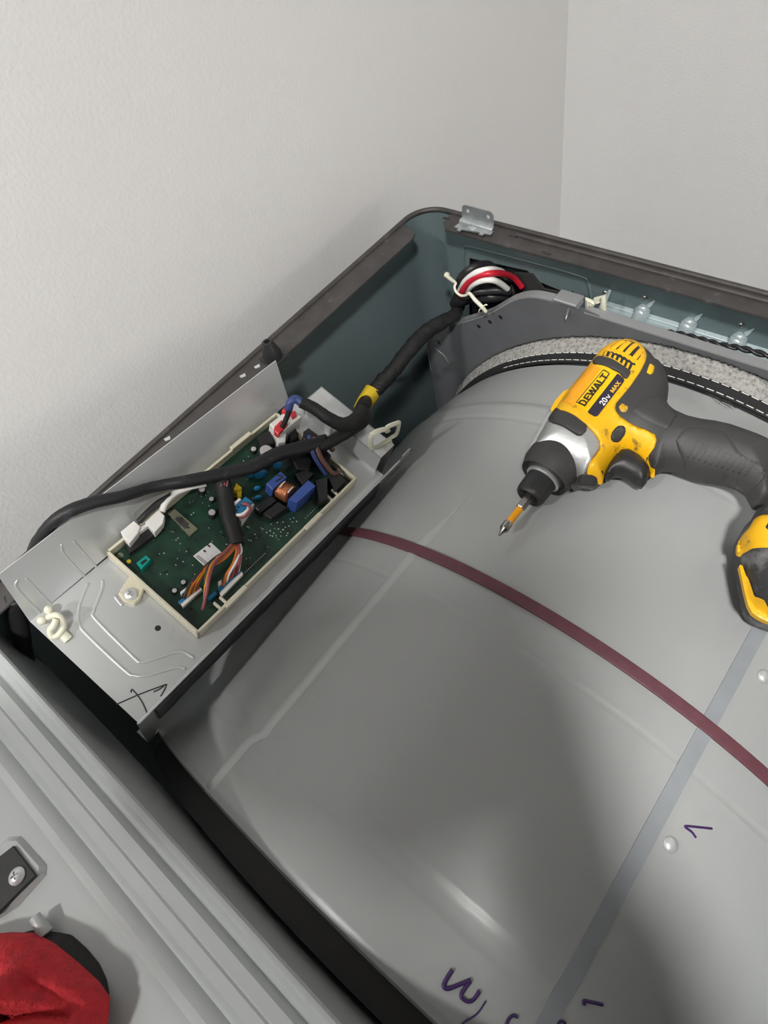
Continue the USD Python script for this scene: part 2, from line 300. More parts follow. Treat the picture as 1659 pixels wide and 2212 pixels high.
pm = trimesh.creation.extrude_polygon(pl, .0014, engine='earcut'); pm.vertices = pm.vertices[:, [0, 2, 1]]+[0, YBK, 0]; pm.fix_normals()
part(rb, 'plate', pm, PLATE)
for px, py in ((1034, 706), (1058, 696), (1081, 686)): part(rb, 'hole_shade', lathe([(0, .0031), (.003, .0031)], at(px, py, y=YBK)+np.array([0, .0006, 0]), (0, 1, 0), 20), BLACK)  # black discs paint the dark interior behind the holes
lipn = [np.array([x, z]) for x, z in outl[1:-1]]
def strip(P, y0, y1, t, d=.0):                           # folded edge that follows the outline P between two depths
    P = np.array(P); T = np.gradient(P, axis=0); T /= np.linalg.norm(T, axis=1, keepdims=True); N = np.c_[-T[:, 1], T[:, 0]]
    V = [];
    for y, zz in ((y0, 0.), (y1, d)):
        V += [np.c_[(P+N*zz)[:, 0], np.full(len(P), y), (P+N*zz)[:, 1]], np.c_[(P+N*(zz-t))[:, 0], np.full(len(P), y), (P+N*(zz-t))[:, 1]]]
    n = len(P); V = np.vstack(V); F = []
    for a, b in ((0, 2), (3, 1), (2, 3), (1, 0)):
        for i in range(n-1): F.append([a*n+i, a*n+i+1, b*n+i+1, b*n+i])
    return V, np.array(F)
lip_pts = spline(np.array([[x, z] for x, z in outl[3:]][:12]), 4)
part(rb, 'folded_edge', strip(lip_pts, YBK-.0002, YBK+.009, .0014, .001), LIP, 35)
xa = at(1262, 668, y=YBK)[0]; rl = [(xa, lipz), (.30, lipz), (XW-.2, lipz)]
part(rb, 'folded_edge', strip(rl, YBK-.0003, YBK+.008, .0014, .001), LIP, 35)
q = at(1222, 657, y=YBK); part(rb, 'folded_tab', cbox(q+np.array([0, .005, .003]), (.024, .016, .003), .001), LIP)
for px, py, d in ((1228, 672, (.2, -1, -.6)), (944, 736, (.6, -1, .1)), (1238, 640, (0, -.3, 1))):
    q = at(px, py, y=YBK-.001 if py > 650 else YBK+.02); d = np.array(d, float); d /= np.linalg.norm(d)
    part(rb, 'screw_tip', tube([q-d*.003, q+d*.004, q+d*.008], [.0017, .0014, .0002], 10), STEEL if py > 650 else BLACK)
q = at(955, 768, y=YBK-.0002); part(rb, 'embossed_diamond', prism([q+np.array(d)*.001 for d in ((-9, 0, 8), (3, 0, 3), (10, 0, -8), (-1, 0, -6))], (0, -1, 0), -.0006, .0008, .0012), PLATE)
# felt ring and stitched seal: bands of revolution about the drum axis
def band(prof, a0, a1, n=90, wob=0, seed=1, yoff=0):      # prof: closed (y, r) outline swept from angle a0 to a1 (degrees from the top)
    g = np.random.RandomState(seed); A = np.radians(np.linspace(a0, a1, n)); k = len(prof); V = []
    for a in A:
        for y, r in prof:
            rr = r+(g.uniform(-wob, wob) if wob else 0); V.append((XC+rr*math.sin(a), y+(g.uniform(-wob, wob) if wob else 0), ZCY+rr*math.cos(a)))
    F = []
    for i in range(n-1):
        for j in range(k): j2 = (j+1) % k; F.append([i*k+j, i*k+j2, (i+1)*k+j2, (i+1)*k+j])
    V, F = geo((np.array(V), np.array(F)))
    caps = [[0, j+1, j] for j in range(1, k-1)]+[[(n-1)*k, (n-1)*k+j, (n-1)*k+j+1] for j in range(1, k-1)]
    return V, np.vstack([F, caps])
part(rb, 'felt_ring', band([(-.0505, .3065), (-.054, .3055), (-.062, .3015), (-.066, .2985), (-.066, .2945), (-.0505, .2945)], -62, 62, 260, .0007), FELT, True, label='fuzzy grey felt ring')

# ---------------------------------------------------------------- drum
dr = thing('dryer_drum', 'large light grey painted steel drum lying inside the open dryer', 'drum', (XC, -.3, ZCY))
prof = [(-.064, .286), (-.076, .2895), (-.082, .297), (-.105, .3025), (-.13, .3062), (-.150, .3082), (-.154, .3098), (-.158, .3104), (-.170, .3104), (-.174, .3099), (-.178, .3104)]
prof += [(-.25, .3104), (-.352, .3104), (-.3555, .30985), (-.359, .3104), (-.45, .3104), (-.490, .3104), (-.4955, .3092), (-.5035, .3090), (-.509, .3098), (-.540, .3098), (-.5455, .3086), (-.5475, .304), (-.5485, .285)]
def drum_r(y): return np.interp(-y, [-p[0] for p in prof], [p[1] for p in prof])
n = 240; P = []
for i in range(len(prof)-1):
    a, b = prof[i], prof[i+1]
    for t in np.linspace(0, 1, 3, endpoint=False): P.append((a[0]+(b[0]-a[0])*t, a[1]+(b[1]-a[1])*t))
P.append(prof[-1])
V, F = lathe([(-y, r) for y, r in P], (XC, 0, ZCY), (0, -1, 0), n)
part(dr, 'drum_shell', (V, F), DRUM, 25)
part(dr, 'shade_collar', lathe([(.5483, .280), (.5484, .287), (.5660, .286), (.5661, .278)], (XC, 0, ZCY), (0, -1, 0), 160), BLACKR, 30, label='collar coloured dark as the shaded gap at the front end')  # shade of the front gap put into a near-black collar
def dpt(y, deg, off=0.0):
    a = math.radians(deg); r = drum_r(y)+off; return np.array([XC+r*math.sin(a), y, ZCY+r*math.cos(a)])
def drum_at(px, py, off=0.0):                            # point of the drum surface seen at a pixel
    d = ray(px, py); o = CAM-np.array([XC, 0, ZCY]); a = d[0]**2+d[2]**2; b = 2*(o[0]*d[0]+o[2]*d[2]); c = o[0]**2+o[2]**2-(RD+off)**2
    return CAM+d*((-b-math.sqrt(b*b-4*a*c))/2/a)
ys = np.linspace(-.10, -.548, 60); S = []
for y in ys: S += [dpt(y, 22.95, -.001), dpt(y, 22.95, .00055), dpt(y, 23.5, .0006), dpt(y, 24.1, .0006), dpt(y, 24.75, .00055), dpt(y, 24.75, -.001)]
F = [];
for i in range(len(ys)-1):
    for j in range(6): j2 = (j+1) % 6; F.append([i*6+j, i*6+j2, (i+1)*6+j2, (i+1)*6+j])
part(dr, 'seam_strip', (np.array(S), np.array(F)), SEAM, label='blue grey seam strip along the drum')
LS = []
for y in np.linspace(-.262, -.5465, 70):
    a0 = -18.35-(1.25/(1+math.exp((y+.5)*700)))+.25*(1+math.tanh((y+.30)*60))*2.0; k = np.clip((-.262-y)/.06, 0.02, 1); j = np.clip((-.262-y)/.05, .15, 1); LS += [dpt(y, a0-.95*j, -.0012), dpt(y, a0-.9*j, .0002*k), dpt(y, a0-.72*j, .0010*k), dpt(y, a0, .0009*k), dpt(y, a0+.75*j, .0003*k), dpt(y, a0+1.0*j, -.0012)]
part(dr, 'lap_seam', (np.array(LS), np.array([[i*6+j, i*6+(j+1) % 6, (i+1)*6+(j+1) % 6, (i+1)*6+j] for i in range(69) for j in range(6)])), LAPS, 40, label='raised paler lap seam along the drum')  # raised strip in a paler colour than the drum
for px, py in ((1448, 1825), (1650, 1462)):
    c = drum_at(px, py); nrm = np.array([c[0]-XC, 0, c[2]-ZCY]); nrm /= np.linalg.norm(nrm)
    part(dr, 'rivet_head', screw_head(c-nrm*.0002, nrm, .0046, .0026, False), ZINC, True)
def scrawl(px, r=.0007, m=PEN, f=drum_at, name='marker_scrawl', par=dr):
    part(par, name, tube([f(*p) for p in px], r, 6, per=6), m, True)
scrawl([(977, 2095), (966, 2112), (958, 2130), (968, 2136), (990, 2128), (1017, 2117)], .0011)
scrawl([(1016, 2119), (1002, 2138), (996, 2152), (1008, 2163), (1022, 2160), (1036, 2140)], .0010)
scrawl([(1050, 2162), (1030, 2190), (1003, 2208), (990, 2225)], .0004)
scrawl([(1118, 2197), (1108, 2194), (1098, 2203), (1092, 2220)], .0008); scrawl([(1205, 2212), (1212, 2206), (1222, 2210)], .0007)
scrawl([(1503, 1809), (1494, 1797), (1479, 1785), (1500, 1786), (1538, 1790)], .0007)
scrawl([(1262, 2171), (1262, 2162), (1275, 2164), (1302, 2170)], .0009)
for a, b in (((1548, 862), (1578, 880)), ((1568, 864), (1586, 880)), ((1574, 866), (1590, 882)), ((1538, 852), (1560, 868))): scrawl([a, ((a[0]+b[0])/2, (a[1]+b[1])/2+1), b], .0003, PENB, lambda x, y: drum_at(x, y, -.006), 'scratch')
sl = thing('drum_seal', 'black stitched seal strip around the back end of the drum', 'seal', (XC, -.07, ZCY))
part(sl, 'strip', band([(-.0655, .2985), (-.0658, .2995), (-.068, .2997), (-.0745, .2990), (-.0775, .2978), (-.0775, .2955), (-.0655, .2955)], -60, 60, 160), SEAL, 40)
for yy, r in ((-.0672, .30005), (-.0762, .29885)):
    for a in np.arange(-38, 40, 1.55):
        A = [np.array([XC+r*math.sin(math.radians(t)), yy, ZCY+r*math.cos(math.radians(t))]) for t in (a, a+.6, a+1.15)]
        part(sl, 'stitch', tube(A, .00045, 5, smooth=False), STITCH, True)
bl_ = thing('drive_belt', 'maroon flat rubber belt looped over the grey drum', 'belt', (XC, -.3266, ZCY))
part(bl_, 'belt_loop', band([(-.3225, .3102), (-.3223, .3124), (-.3232, .3129), (-.3298, .3129), (-.3307, .3124), (-.3305, .3102)], -180, 180, 240), BELT, 40)

# ---------------------------------------------------------------- front panel
fp = thing('front_panel', 'light grey pressed steel front panel with parallel ridges', 'panel', (XC, -.65, -.1))
yy = {k: at(px, py, z=0.)[1] for k, (px, py) in dict(A=(300, 1734), B=(300, 1796), C=(300, 1879), D=(300, 1966), E=(300, 2063)).items()}
pf = [(yy['A'], -.10), (yy['A'], -.0025), (yy['A']-.0012, -.0006), (yy['A']-.003, 0), (yy['B']+.0050, 0), (yy['B']+.0015, -.0042), (yy['B']-.0015, -.0042), (yy['B']-.0045, .0002), (yy['C']+.0012, .0008), (yy['C'], -.0003), (yy['C']-.0012, .0006),
      (yy['D']+.0045, .0008), (yy['D']+.001, -.0042), (yy['D']-.0015, -.0055), (yy['D']-.0045, -.0030), (yy['E']+.004, -.0016), (yy['E']+.0005, -.0044), (yy['E']-.002, -.0056), (yy['E']-.0065, -.0050), (-.72, -.0050), (-.735, -.0050), (-.735, -.10)]
tri = trimesh.creation.extrude_polygon(Polygon(pf), XW-.006, engine='earcut'); tri.vertices = tri.vertices[:, [2, 0, 1]]+[.003, 0, 0]; tri.fix_normals()
part(fp, 'ridged_sheet', tri, PANEL, 28)
part(fp, 'front_face', cbox((XC, -.735, -.5), (XW-.006, .02, .86), .004), PANEL)

# ---------------------------------------------------------------- control board bracket (tilted, lifted off its seat)
EX, EY, EZ = np.array([0.91992269, -0.01223974, -0.39190871]), np.array([-0.04563497, 0.98937786, -0.13801778]), np.array([0.3894351, 0.14485043, 0.90959257])
d0 = ray(297, 1565); BO = CAM+d0/np.linalg.norm(d0)*.488
def bw(px, py, h=0.0): return plane_at(px, py, BO+EZ*h, EZ)            # pixel -> world on the plane h above the bracket floor
def bl(px, py, h=0.0): q = bw(px, py, h)-BO; return np.array([q @ EX, q @ EY, h])
def lw(u, v, h=0.0): return BO+EX*u+EY*v+EZ*h
FRB = np.array([EX, EY, EZ])
uL = bl(64, 1343)[0]; v1 = bl(822, 1021)[1]; vR = bl(870, 975)[1]
th = math.radians(115); FD = EX*math.cos(th)+EZ*math.sin(th); FN = np.cross(EY, FD)
def fw(px, py): return plane_at(px, py, BO+EX*uL, FN)
ct = thing('board_bracket', 'tilted bare zinc bracket carrying the control board over the drum', 'bracket', lw(uL/2, v1/2, -.03))
T = .0009
part(ct, 'floor_plate', prism([lw(uL, .001), lw(-.0005, .001), lw(-.0005, v1), lw(uL, v1)], EZ, -T, 0), ZINC)
fl = [fw(625, 868), fw(596, 779), fw(300, 1008), fw(-4, 1243), lw(uL, .001)]
part(ct, 'side_flange', prism(fl, FN if FN @ (CAM-BO) > 0 else -FN, -T, 0), ZINC, label='upright flange against the side of the dryer')
rf = lambda v, d: lw(0, v, -d)-EX*.002*0
part(ct, 'side_flange', prism([rf(.0, .0), rf(.0, .080), rf(.006, .082), rf(.016, .055), rf(.045, .033), rf(v1*.6, .029), rf(vR, .022), rf(vR+.004, 0)], EX, -T, 0), ZINC, label='edge flange turned down towards the drum')
part(ct, 'flange_hem', prism([rf(.0, .0805), rf(.012, .0805), rf(.012, .0805)-EX*.012, rf(.0, .0805)-EX*.012], EZ, 0, T), ZINC)
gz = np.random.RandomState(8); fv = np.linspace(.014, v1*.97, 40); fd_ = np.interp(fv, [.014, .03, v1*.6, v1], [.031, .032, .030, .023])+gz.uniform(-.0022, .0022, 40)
part(ct, 'shade_strip', prism([rf(.014, .0015), rf(v1*.97, .0015)]+[rf(a, b) for a, b in zip(fv[::-1], fd_[::-1])], EX, .0002, .0026, .0008), FLANGE_SHADE, label='strip painted dark as shade along the edge over the drum')  # dark strip paints shade onto the turned-down flange
part(ct, 'fold_edge', tube([lw(0, .001, 0), lw(0, v1, -.0002), lw(0, vR+.004, -.0003)], .0011, 8, smooth=False), ZINC, True)
part(ct, 'edge_tab', cbox(lw(.0005, vR-.004, .003), (.0012, .012, .012), .0004, FRB), ZINC)
# raised mount at the far end
TH = .024
tq = [bl(px, py, TH) for px, py in ((695, 834), (664, 861), (822, 990), (853, 962))]
uq0, uq1 = tq[0][0], tq[2][0]; vq0, vq1 = (tq[1][1]+tq[2][1])/2, (tq[0][1]+tq[3][1])/2
part(ct, 'mount_top', prism([lw(uq0, vq0, TH), lw(uq1, vq0, TH), lw(uq1, vq1, TH), lw(uq0, vq1, TH)], EZ, -T, 0), ZINC)
part(ct, 'mount_riser', prism([lw(uq0, vq0, 0), lw(uq1, vq0, 0), lw(uq1, vq0, TH), lw(uq0, vq0, TH)], EY, 0, T), ZINC)
part(ct, 'mount_floor', prism([lw(uq0, v1-.001), lw(uq1, v1-.001), lw(uq1, vq0+T), lw(uq0, vq0+T)], EZ, -T, 0), ZINC)
part(ct, 'mount_end', prism([lw(uq0, vq0, 0), lw(uq0, vq1, 0), lw(uq0, vq1, TH), lw(uq0, vq0, TH)], EX, 0, T), ZINC)
part(ct, 'mount_leg', prism([lw(uq0, vq1, TH), lw(uq1, vq1, TH), lw(uq1, vq1, -.05), lw(uq0, vq1, -.05)], EY, -T, 0), ZINC)
# pressed ribs and marks
c1 = lambda P: [(x/2.9625, 1050+y/2.9625) for x, y in P]
for A in ([(565, 620), (530, 700), (503, 790), (506, 880), (560, 955), (800, 1180), (860, 1213), (940, 1213), (1060, 1180), (1140, 1160), (1186, 1170)], [(655, 600), (655, 650), (630, 720), (600, 800), (612, 852), (860, 1100), (900, 1125), (950, 1120), (1120, 1066), (1180, 1066), (1240, 1100)]):
    part(ct, 'pressed_rib', tube([bw(*p) for p in c1(A)], .0011, 8, flat=.8, up=EZ), ZINC, True)
for A in ([(392, 372), (402, 425), (470, 505), (545, 582)], [(470, 352), (545, 440), (618, 520)], [(112, 600), (102, 645), (180, 735), (262, 815)], [(165, 590), (250, 680), (330, 760)]):
    part(ct, 'pressed_rib', tube([fw(*p) for p in c1(A)], .0009, 8, flat=.8, up=FN), ZINC, True)
part(ct, 'pressed_rib', tube([bw(*p) for p in c1([(735, 705), (765, 745), (785, 765)])], .0012, 8), ZINC, True)
part(ct, 'round_hole', prism([lw(*(bl(341, 1357)[:2]+.0021*np.array([math.cos(a), math.sin(a)])), 0) for a in np.linspace(0, 2*np.pi, 20)[:-1]], EZ, -.0002, .00012), BLACK, label='small dark hole')
for A in ([(745, 1397), (900, 1330), (1065, 1268)], [(1067, 1268), (1052, 1305), (1028, 1345)], [(1050, 1278), (1020, 1300), (983, 1317)], [(838, 1322), (848, 1303), (905, 1375), (945, 1460)]):
    scrawl(c1(A), .0005, PENB, bw, 'marker_scrawl', ct)

# ---------------------------------------------------------------- control board tray
TT = .013                                               # rim height of the tray over the bracket floor
ta, tb, tc, td = [bl(px, py, TT) for px, py in ((226, 1190), (428, 1370), (600, 889), (771, 1033))]
tu0, tu1 = (ta[0]+tc[0])/2, (tb[0]+td[0])/2; tv0, tv1 = (ta[1]+tb[1])/2, (tc[1]+td[1])/2
cb = thing('control_board', 'green circuit board with wired parts in a cream plastic tray', 'circuit board', lw((tu0+tu1)/2, (tv0+tv1)/2, 0))
w = .0022
def lbox(u0, u1, v0, v1_, h0, h1, b=.0004): return cbox(lw((u0+u1)/2, (v0+v1_)/2, (h0+h1)/2), (u1-u0, v1_-v0, h1-h0), b, FRB)
for q in ((tu0, tu1, tv0, tv0+w), (tu0, tu1, tv1-w, tv1), (tu0, tu0+w, tv0, tv1), (tu1-w, tu1, tv0, tv1)): part(cb, 'tray_wall', lbox(*q, .0003, TT), CREAM)
part(cb, 'tray_floor', lbox(tu0, tu1, tv0, tv1, .0003, .0015), CREAM)
HB = .0045
part(cb, 'lip_tab', lbox(tu0-.0012, tu0+w, *sorted([bl(495, 968, TT)[1], bl(537, 934, TT)[1]]), TT-.004, TT+.0022), CREAM)
for a, b in (((660, 1143), (688, 1105)), ((500, 1322), (535, 1270))): part(cb, 'lip_tab', lbox(tu1-w, tu1+.0016, *sorted([bl(*a, TT)[1], bl(*b, TT)[1]]), TT-.005, TT+.001), CREAM)
for a in ((490, 1302), (478, 1315), (724, 1063), (714, 1076)):
    q = bl(*a, TT-.001); part(cb, 'board_catch', lbox(tu1-.009, tu1-w, q[1]-.001, q[1]+.001, TT-.004, TT-.001), CREAM)
q = bl(283, 1283, .004); part(cb, 'mounting_tab', prism([bw(px, py, 0) for px, py in ((300, 1240), (318, 1262), (303, 1300), (291, 1310), (268, 1303), (257, 1287), (266, 1270), (282, 1248))], EZ, .0002, .0045, .001), CREAM)
part(cb, 'mounting_screw', screw_head(bw(283, 1283, .0045), EZ, .0046, .0022), ZINC)
bd = part(cb, 'circuit_board', lbox(tu0+w, tu1-w, tv0+w, tv1-w, HB-.0015, HB, .0002), PCB, label='green printed circuit board')
def sub(name, m, mt, smooth=30, label=None, kind=None): return part(bd, name, m, mt, smooth, label, kind)
def pbox(px, h1, h0=HB, b=.0006): return prism([bw(x, y, h1) for x, y in px], EZ, -(h1-h0), 0, b)
def pcyl(px, py, rpx, h1, h0=HB, n=24, bev=.0006):
    c = bw(px, py, h1); r = rpx/FPX*np.linalg.norm(c-CAM); return lathe([(0, r), (h1-h0-bev, r), (h1-h0, r-bev)], c-EZ*(h1-h0), EZ, n)
k3 = lambda P: [(480+x/3.95, 820+y/3.95) for x, y in P]
k2 = lambda P: [(200+x/4.1475, 820+y/4.1475) for x, y in P]
k4 = lambda P: [(220+x/3.95, 1050+y/3.95) for x, y in P]
sub('film_capacitor', pbox(k3([(375, 885), (500, 780), (552, 830), (430, 940)]), .018), BLUEB, label='blue film capacitor with a black pen tick')
sub('film_capacitor', pbox(k3([(565, 1020), (735, 853), (798, 905), (640, 1050)]), .022), BLUEB, label='larger plain blue film capacitor')
sub('pen_tick', tube([bw(*p, .0182) for p in k3([(460, 812), (515, 830), (490, 848), (458, 868)])], .0006, 6), INK, True)
ch = k3([(465, 955), (540, 870), (620, 905), (552, 1025)]); cc = np.mean([bw(*p, .015) for p in ch], 0)
e1 = bw(*ch[1], .015)-bw(*ch[0], .015); e1 /= np.linalg.norm(e1)
sub('choke_coil', lathe([(-.0065, .0062), (-.005, .0078), (.005, .0078), (.0065, .0062)], cc-EZ*.004, np.cross(e1, EZ)*.9+EZ*.3, 28), COPPER, 40, label='copper wound choke coil')
for s in (-1, 1): sub('coil_tie', tube([cc+np.cross(e1, EZ)*s*.004+e1*t*.006+EZ*(.005-abs(t)*.002) for t in (-.6, 0, .6)], .0007, 6), WWHT, True)
for px, py, rx, ry, h in ((563, 1024, 8, 16, .013), (600, 1005, 7, 12, .013), (556, 1055, 7, 9, .011), (557, 1075, 7, 9, .011), (543, 1027, 6, 10, .011)):
    c = bw(px, py, h-.003); r = ry/FPX*.5*1.02
    g = np.linspace(0, np.pi, 9); m = lathe([(-math.cos(a)*r*.38, max(math.sin(a)*r, .0002)) for a in g], c, EX*.85-EY*.5+EZ*.1, 20); sub('disc_capacitor', m, BLUED, True)
for px, py, rp, h in ((575, 973, 17, .016), (548, 969, 7, .010), (457, 1077, 6, .009), (458, 1106, 9, .011), (436, 1056, 8, .011), (396, 1257, 6, .008), (377, 1275, 6, .008)):
    p_ = sub('electrolytic_capacitor', pcyl(px, py, rp, h), BLACK, 40)
    sub('capacitor_top', pcyl(px, py, rp*.8, h+.0003, h-.001, bev=.0002), ALU)
sub('transformer', pbox(k3([(95, 935), (120, 878), (168, 920), (130, 945)]), .017), YEL, label='yellow wrapped transformer')
sub('transformer', pbox(k3([(122, 940), (168, 925), (165, 1000), (130, 1010)]), .012), YEL)
sub('warning_flag', pbox([(466, 1020), (473, 1012), (482, 1018), (480, 1024)], .012), YEL)
for Q, h in (([(280, 1090), (420, 985), (470, 1030), (330, 1135)], .012), ([(340, 1140), (480, 1035), (560, 1090), (420, 1185)], .011), ([(620, 800), (720, 760), (790, 800), (690, 900)], .012),
             ([(300, 480), (410, 430), (440, 540), (330, 570)], .016), ([(560, 440), (630, 380), (640, 480), (590, 540)], .014), ([(790, 850), (900, 830), (900, 1010), (830, 1050)], .016), ([(900, 840), (1000, 800), (1060, 860), (960, 960)], .013)):
    sub('relay', pbox(k3(Q), h, b=.001), BLACK)
sub('line_filter', pbox(k3([(575, 640), (690, 590), (770, 690), (745, 770), (640, 760)]), .013, b=.0012), BLACK, label='dark line filter block behind the blue capacitors')
sub('relay', pbox(k2([(270, 1400), (590, 1200), (640, 1330), (330, 1560)]), .010, b=.001), BLACK, label='long black relay block under white plugs')
def plug(Q, h):
    b = sub('plug_housing', pbox(Q, h, HB+.004), WHITE, label='white plug')
plug(k2([(250, 1360), (370, 1262), (425, 1310), (410, 1370), (330, 1470), (290, 1430)]), .017); plug(k2([(470, 1275), (590, 1165), (645, 1215), (630, 1290), (555, 1370), (510, 1320)]), .017)
sub('plug_bridge', pbox(k2([(400, 1330), (490, 1280), (500, 1310), (420, 1370)]), .014, .010), WHITE)
sub('white_header', pbox(k3([(405, 375), (590, 235), (678, 318), (490, 470)]), .026, b=.0008), WHITE, label='tall white header with red latches')
sub('white_header', pbox(k3([(440, 440), (510, 470), (550, 440), (540, 530), (480, 542)]), .020), WHITE)
for Q in ([(510, 255), (540, 222), (562, 232), (560, 262), (535, 280)], [(570, 270), (625, 265), (636, 305), (600, 322)], [(445, 400), (505, 342), (562, 372), (515, 432), (480, 465), (448, 440)]):
    sub('red_latch', pbox(k3(Q), .029, .023), REDP)
sub('white_header', pbox(k3([(85, 1120), (205, 1000), (275, 1060), (165, 1215)]), .014, b=.0006), WHITE, label='white header with blue socket block')
sub('socket_block', pbox(k3([(95, 1080), (200, 995), (262, 1040), (170, 1140), (110, 1140)]), .0165, .010), BLUED)
sub('header_wall', pbox(k3([(95, 1045), (150, 1005), (165, 1020), (105, 1075)]), .018, .010), WHITE)
for x, y in ((140, 1085), (165, 1068), (120, 1115)): sub('socket_hole', pcyl(*k3([(x, y)])[0], 2.0, .0168, .016, 10, .0001), BLACK)
sub('beige_module', pbox(k2([(665, 1195), (735, 1155), (945, 1335), (870, 1402)]), .0062), CHIP)
ql = [bw(x, y, .0064) for x, y in k2([(665, 1195), (735, 1155), (945, 1335), (870, 1402)])]
for i, (a, b) in enumerate(((.30, .75), (.28, .8), (.34, .7))):
    s = .25+i*.22; A = ql[0]*(1-s)+ql[1]*s; B = ql[3]*(1-s)+ql[2]*s; sub('print_line', tube([A*(1-a)+B*a, A*(1-b)+B*b], .0008, 4, smooth=False, flat=.2), INK)
sub('teal_header', pbox(k2([(390, 1640), (480, 1570), (525, 1610), (440, 1700)]), .010), TEAL); sub('header_pocket', pbox(k2([(420, 1640), (480, 1600), (495, 1620), (440, 1665)]), .0102, .0095), BLACK)
sub('paper_label', pbox(k2([(900, 1580), (1060, 1458), (1165, 1555), (1010, 1680)]), HB+.0003, HB, 0), PAPER, label='white paper label')
for i in range(3):
    A = [bw(*p, HB+.0004) for p in k2([(925+i*9, 1585-i*7), (1010+i*9, 1655-i*7)])]; sub('print_line', tube(A, .00018, 4, smooth=False, flat=.3), INK)
for Q in ([(655, 985), (840, 860), (858, 880), (690, 1030)], [(1000, 900), (1195, 725), (1208, 750), (1020, 945)]):
    sub('wire_header', pbox(k4(Q), .009), WHITE)
for Q in ([(650, 985), (820, 850), (840, 862), (662, 1010)], [(985, 870), (1165, 700), (1190, 725), (1005, 905)], [(890, 955), (970, 890), (985, 915), (910, 980)]):
    sub('socket_block', pbox(k4(Q), .0095, .006), BLUED)
for Q in ([(668, 900), (730, 855), (735, 880), (672, 930)], [(990, 815), (1020, 795), (1022, 830), (995, 850)]): sub('header_wall', pbox(k4(Q), .012, .006), WHITE)
for Q in ([(140, 575), (180, 570), (178, 605), (140, 610)],): sub('tooling_pad', pcyl(*k4([(158, 590)])[0], 6, HB+.0003, HB, 16, .0001), CHIP); sub('tooling_pad', pcyl(*k4([(230, 642)])[0], 4.5, HB+.0003, HB, 16, .0001), YEL)
pads = []
g = random.Random(5)
def pad(px, py, s=1.6):
    pads.append(lathe([(0, s/FPX*.45), (.0004, s/FPX*.3)], bw(px, py, HB), EZ, 8))
for x, y in [(470, 1220), (520, 1215), (480, 1275), (520, 1280), (440, 1310), (410, 1290), (460, 1330), (500, 1335), (560, 1310), (570, 1250), (430, 1335), (480, 1365), (550, 1330), (540, 1260), (410, 1330), (380, 1305), (450, 1270), (500, 1300), (600, 1215), (635, 1210), (610, 1180), (580, 1190), (280, 1320), (290, 1350), (225, 1370), (240, 1375), (330, 1265), (345, 1275), (160, 1310), (175, 1315), (215, 1255), (230, 1265)]: pad(*k3([(x, y)])[0], g.uniform(1.6, 2.4))
for i in range(12): t = i/11; pad(*k3([(195+t*168, 1645-t*160)])[0], 1.9)
for i in range(7): t = i/6; pad(*k3([(710+t*95, 1180-t*90)])[0], 1.3)
for x, y in [(700, 1360), (765, 1420), (785, 1470), (748, 1437), (600, 1560), (640, 1555), (840, 1540), (905, 1195), (885, 1210), (870, 1100), (975, 1045), (985, 1105), (1170, 1410), (1340, 1380), (1400, 1330), (1420, 1440), (1510, 1360), (720, 1365), (1300, 780), (1335, 755), (1310, 770)]: pad(*k2([(x, y)])[0], g.uniform(1.3, 2.2))
for i in range(70):
    u, v = g.uniform(tu0+.01, tu1-.008), g.uniform(tv0+.01, tv1-.012); s = g.uniform(.0003, .0007)
    pads.append(cbox(lw(u, v, HB+.0002), (s*2, s, .0005), .0001, FRB))
sub('solder_pads', join(*pads), SOLDER, False, kind='stuff')
chips = []
for i in range(40):
    u, v = g.uniform(tu0+.01, tu1-.006), g.uniform(tv0+.01, tv1-.03); chips.append(cbox(lw(u, v, HB+.0005), (g.uniform(.0012, .003), g.uniform(.001, .002), .001), .0002, FRB))
sub('chip_parts', join(*chips), BLACK, False, kind='stuff')

# ---------------------------------------------------------------- cable clips on the bracket
cl = thing('cable_clip', 'cream open square cable clip on the far raised end of the zinc bracket', 'cable clip', bw(815, 970, TH))
kc = lambda P, h: [bw(480+x/3.95, 820+y/3.95, h) for x, y in P]
cu = [np.array(p) for p in k3([(1280, 590), (1275, 450), (1390, 415), (1395, 435)])]
C0 = bw(*k3([(1290, 585)])[0], TH)
nv = np.cross(bw(*k3([(1445, 530)])[0], TH)-C0, EZ); nv /= np.linalg.norm(nv)
pc = lambda P: [plane_at(480+x/3.95, 820+y/3.95, C0, nv) for x, y in P]
part(cl, 'loop', tube(pc([(1400, 440), (1385, 425), (1280, 465), (1270, 570), (1300, 585), (1450, 490), (1490, 460), (1508, 380), (1495, 372), (1410, 405), (1415, 440)]), .0017, 6, per=3, flat=1.4), CLIP, 40)
part(cl, 'foot', tube(pc([(1290, 598), (1445, 530)]), .0022, 6, smooth=False), CLIP)
cl2 = thing('cable_clip', 'cream twisted cable clip with two knobs at the near corner of the zinc bracket', 'cable clip', bw(150, 1385, 0))
kb = lambda x, y, h: bw(x/2.9625, 1050+y/2.9625, h)
part(cl2, 'loop', tube([kb(305, 840, .008), kb(360, 825, .012), kb(395, 850, .010), kb(405, 900, .006), kb(370, 955, .004), kb(330, 960, .004), kb(322, 920, .007), kb(345, 890, .011), kb(360, 850, .012)], .0023, 8), CLIP, True)
part(cl2, 'strap', tube([kb(370, 930, .004), kb(410, 955, .0025), kb(440, 985, .001)], .0034, 8, flat=.45), CLIP, True)
for x, y, h in ((312, 790, .010), (268, 860, .008)):
    part(cl2, 'knob', lathe([(-.003, .0001), (-.0026, .0024), (0, .0033), (.0026, .0024), (.003, .0001)], kb(x, y, h), EZ, 16), CLIP, True)
    part(cl2, 'stem', tube([kb(x, y, h), kb(320, 835, .009)], .0016, 8, smooth=False), CLIP)
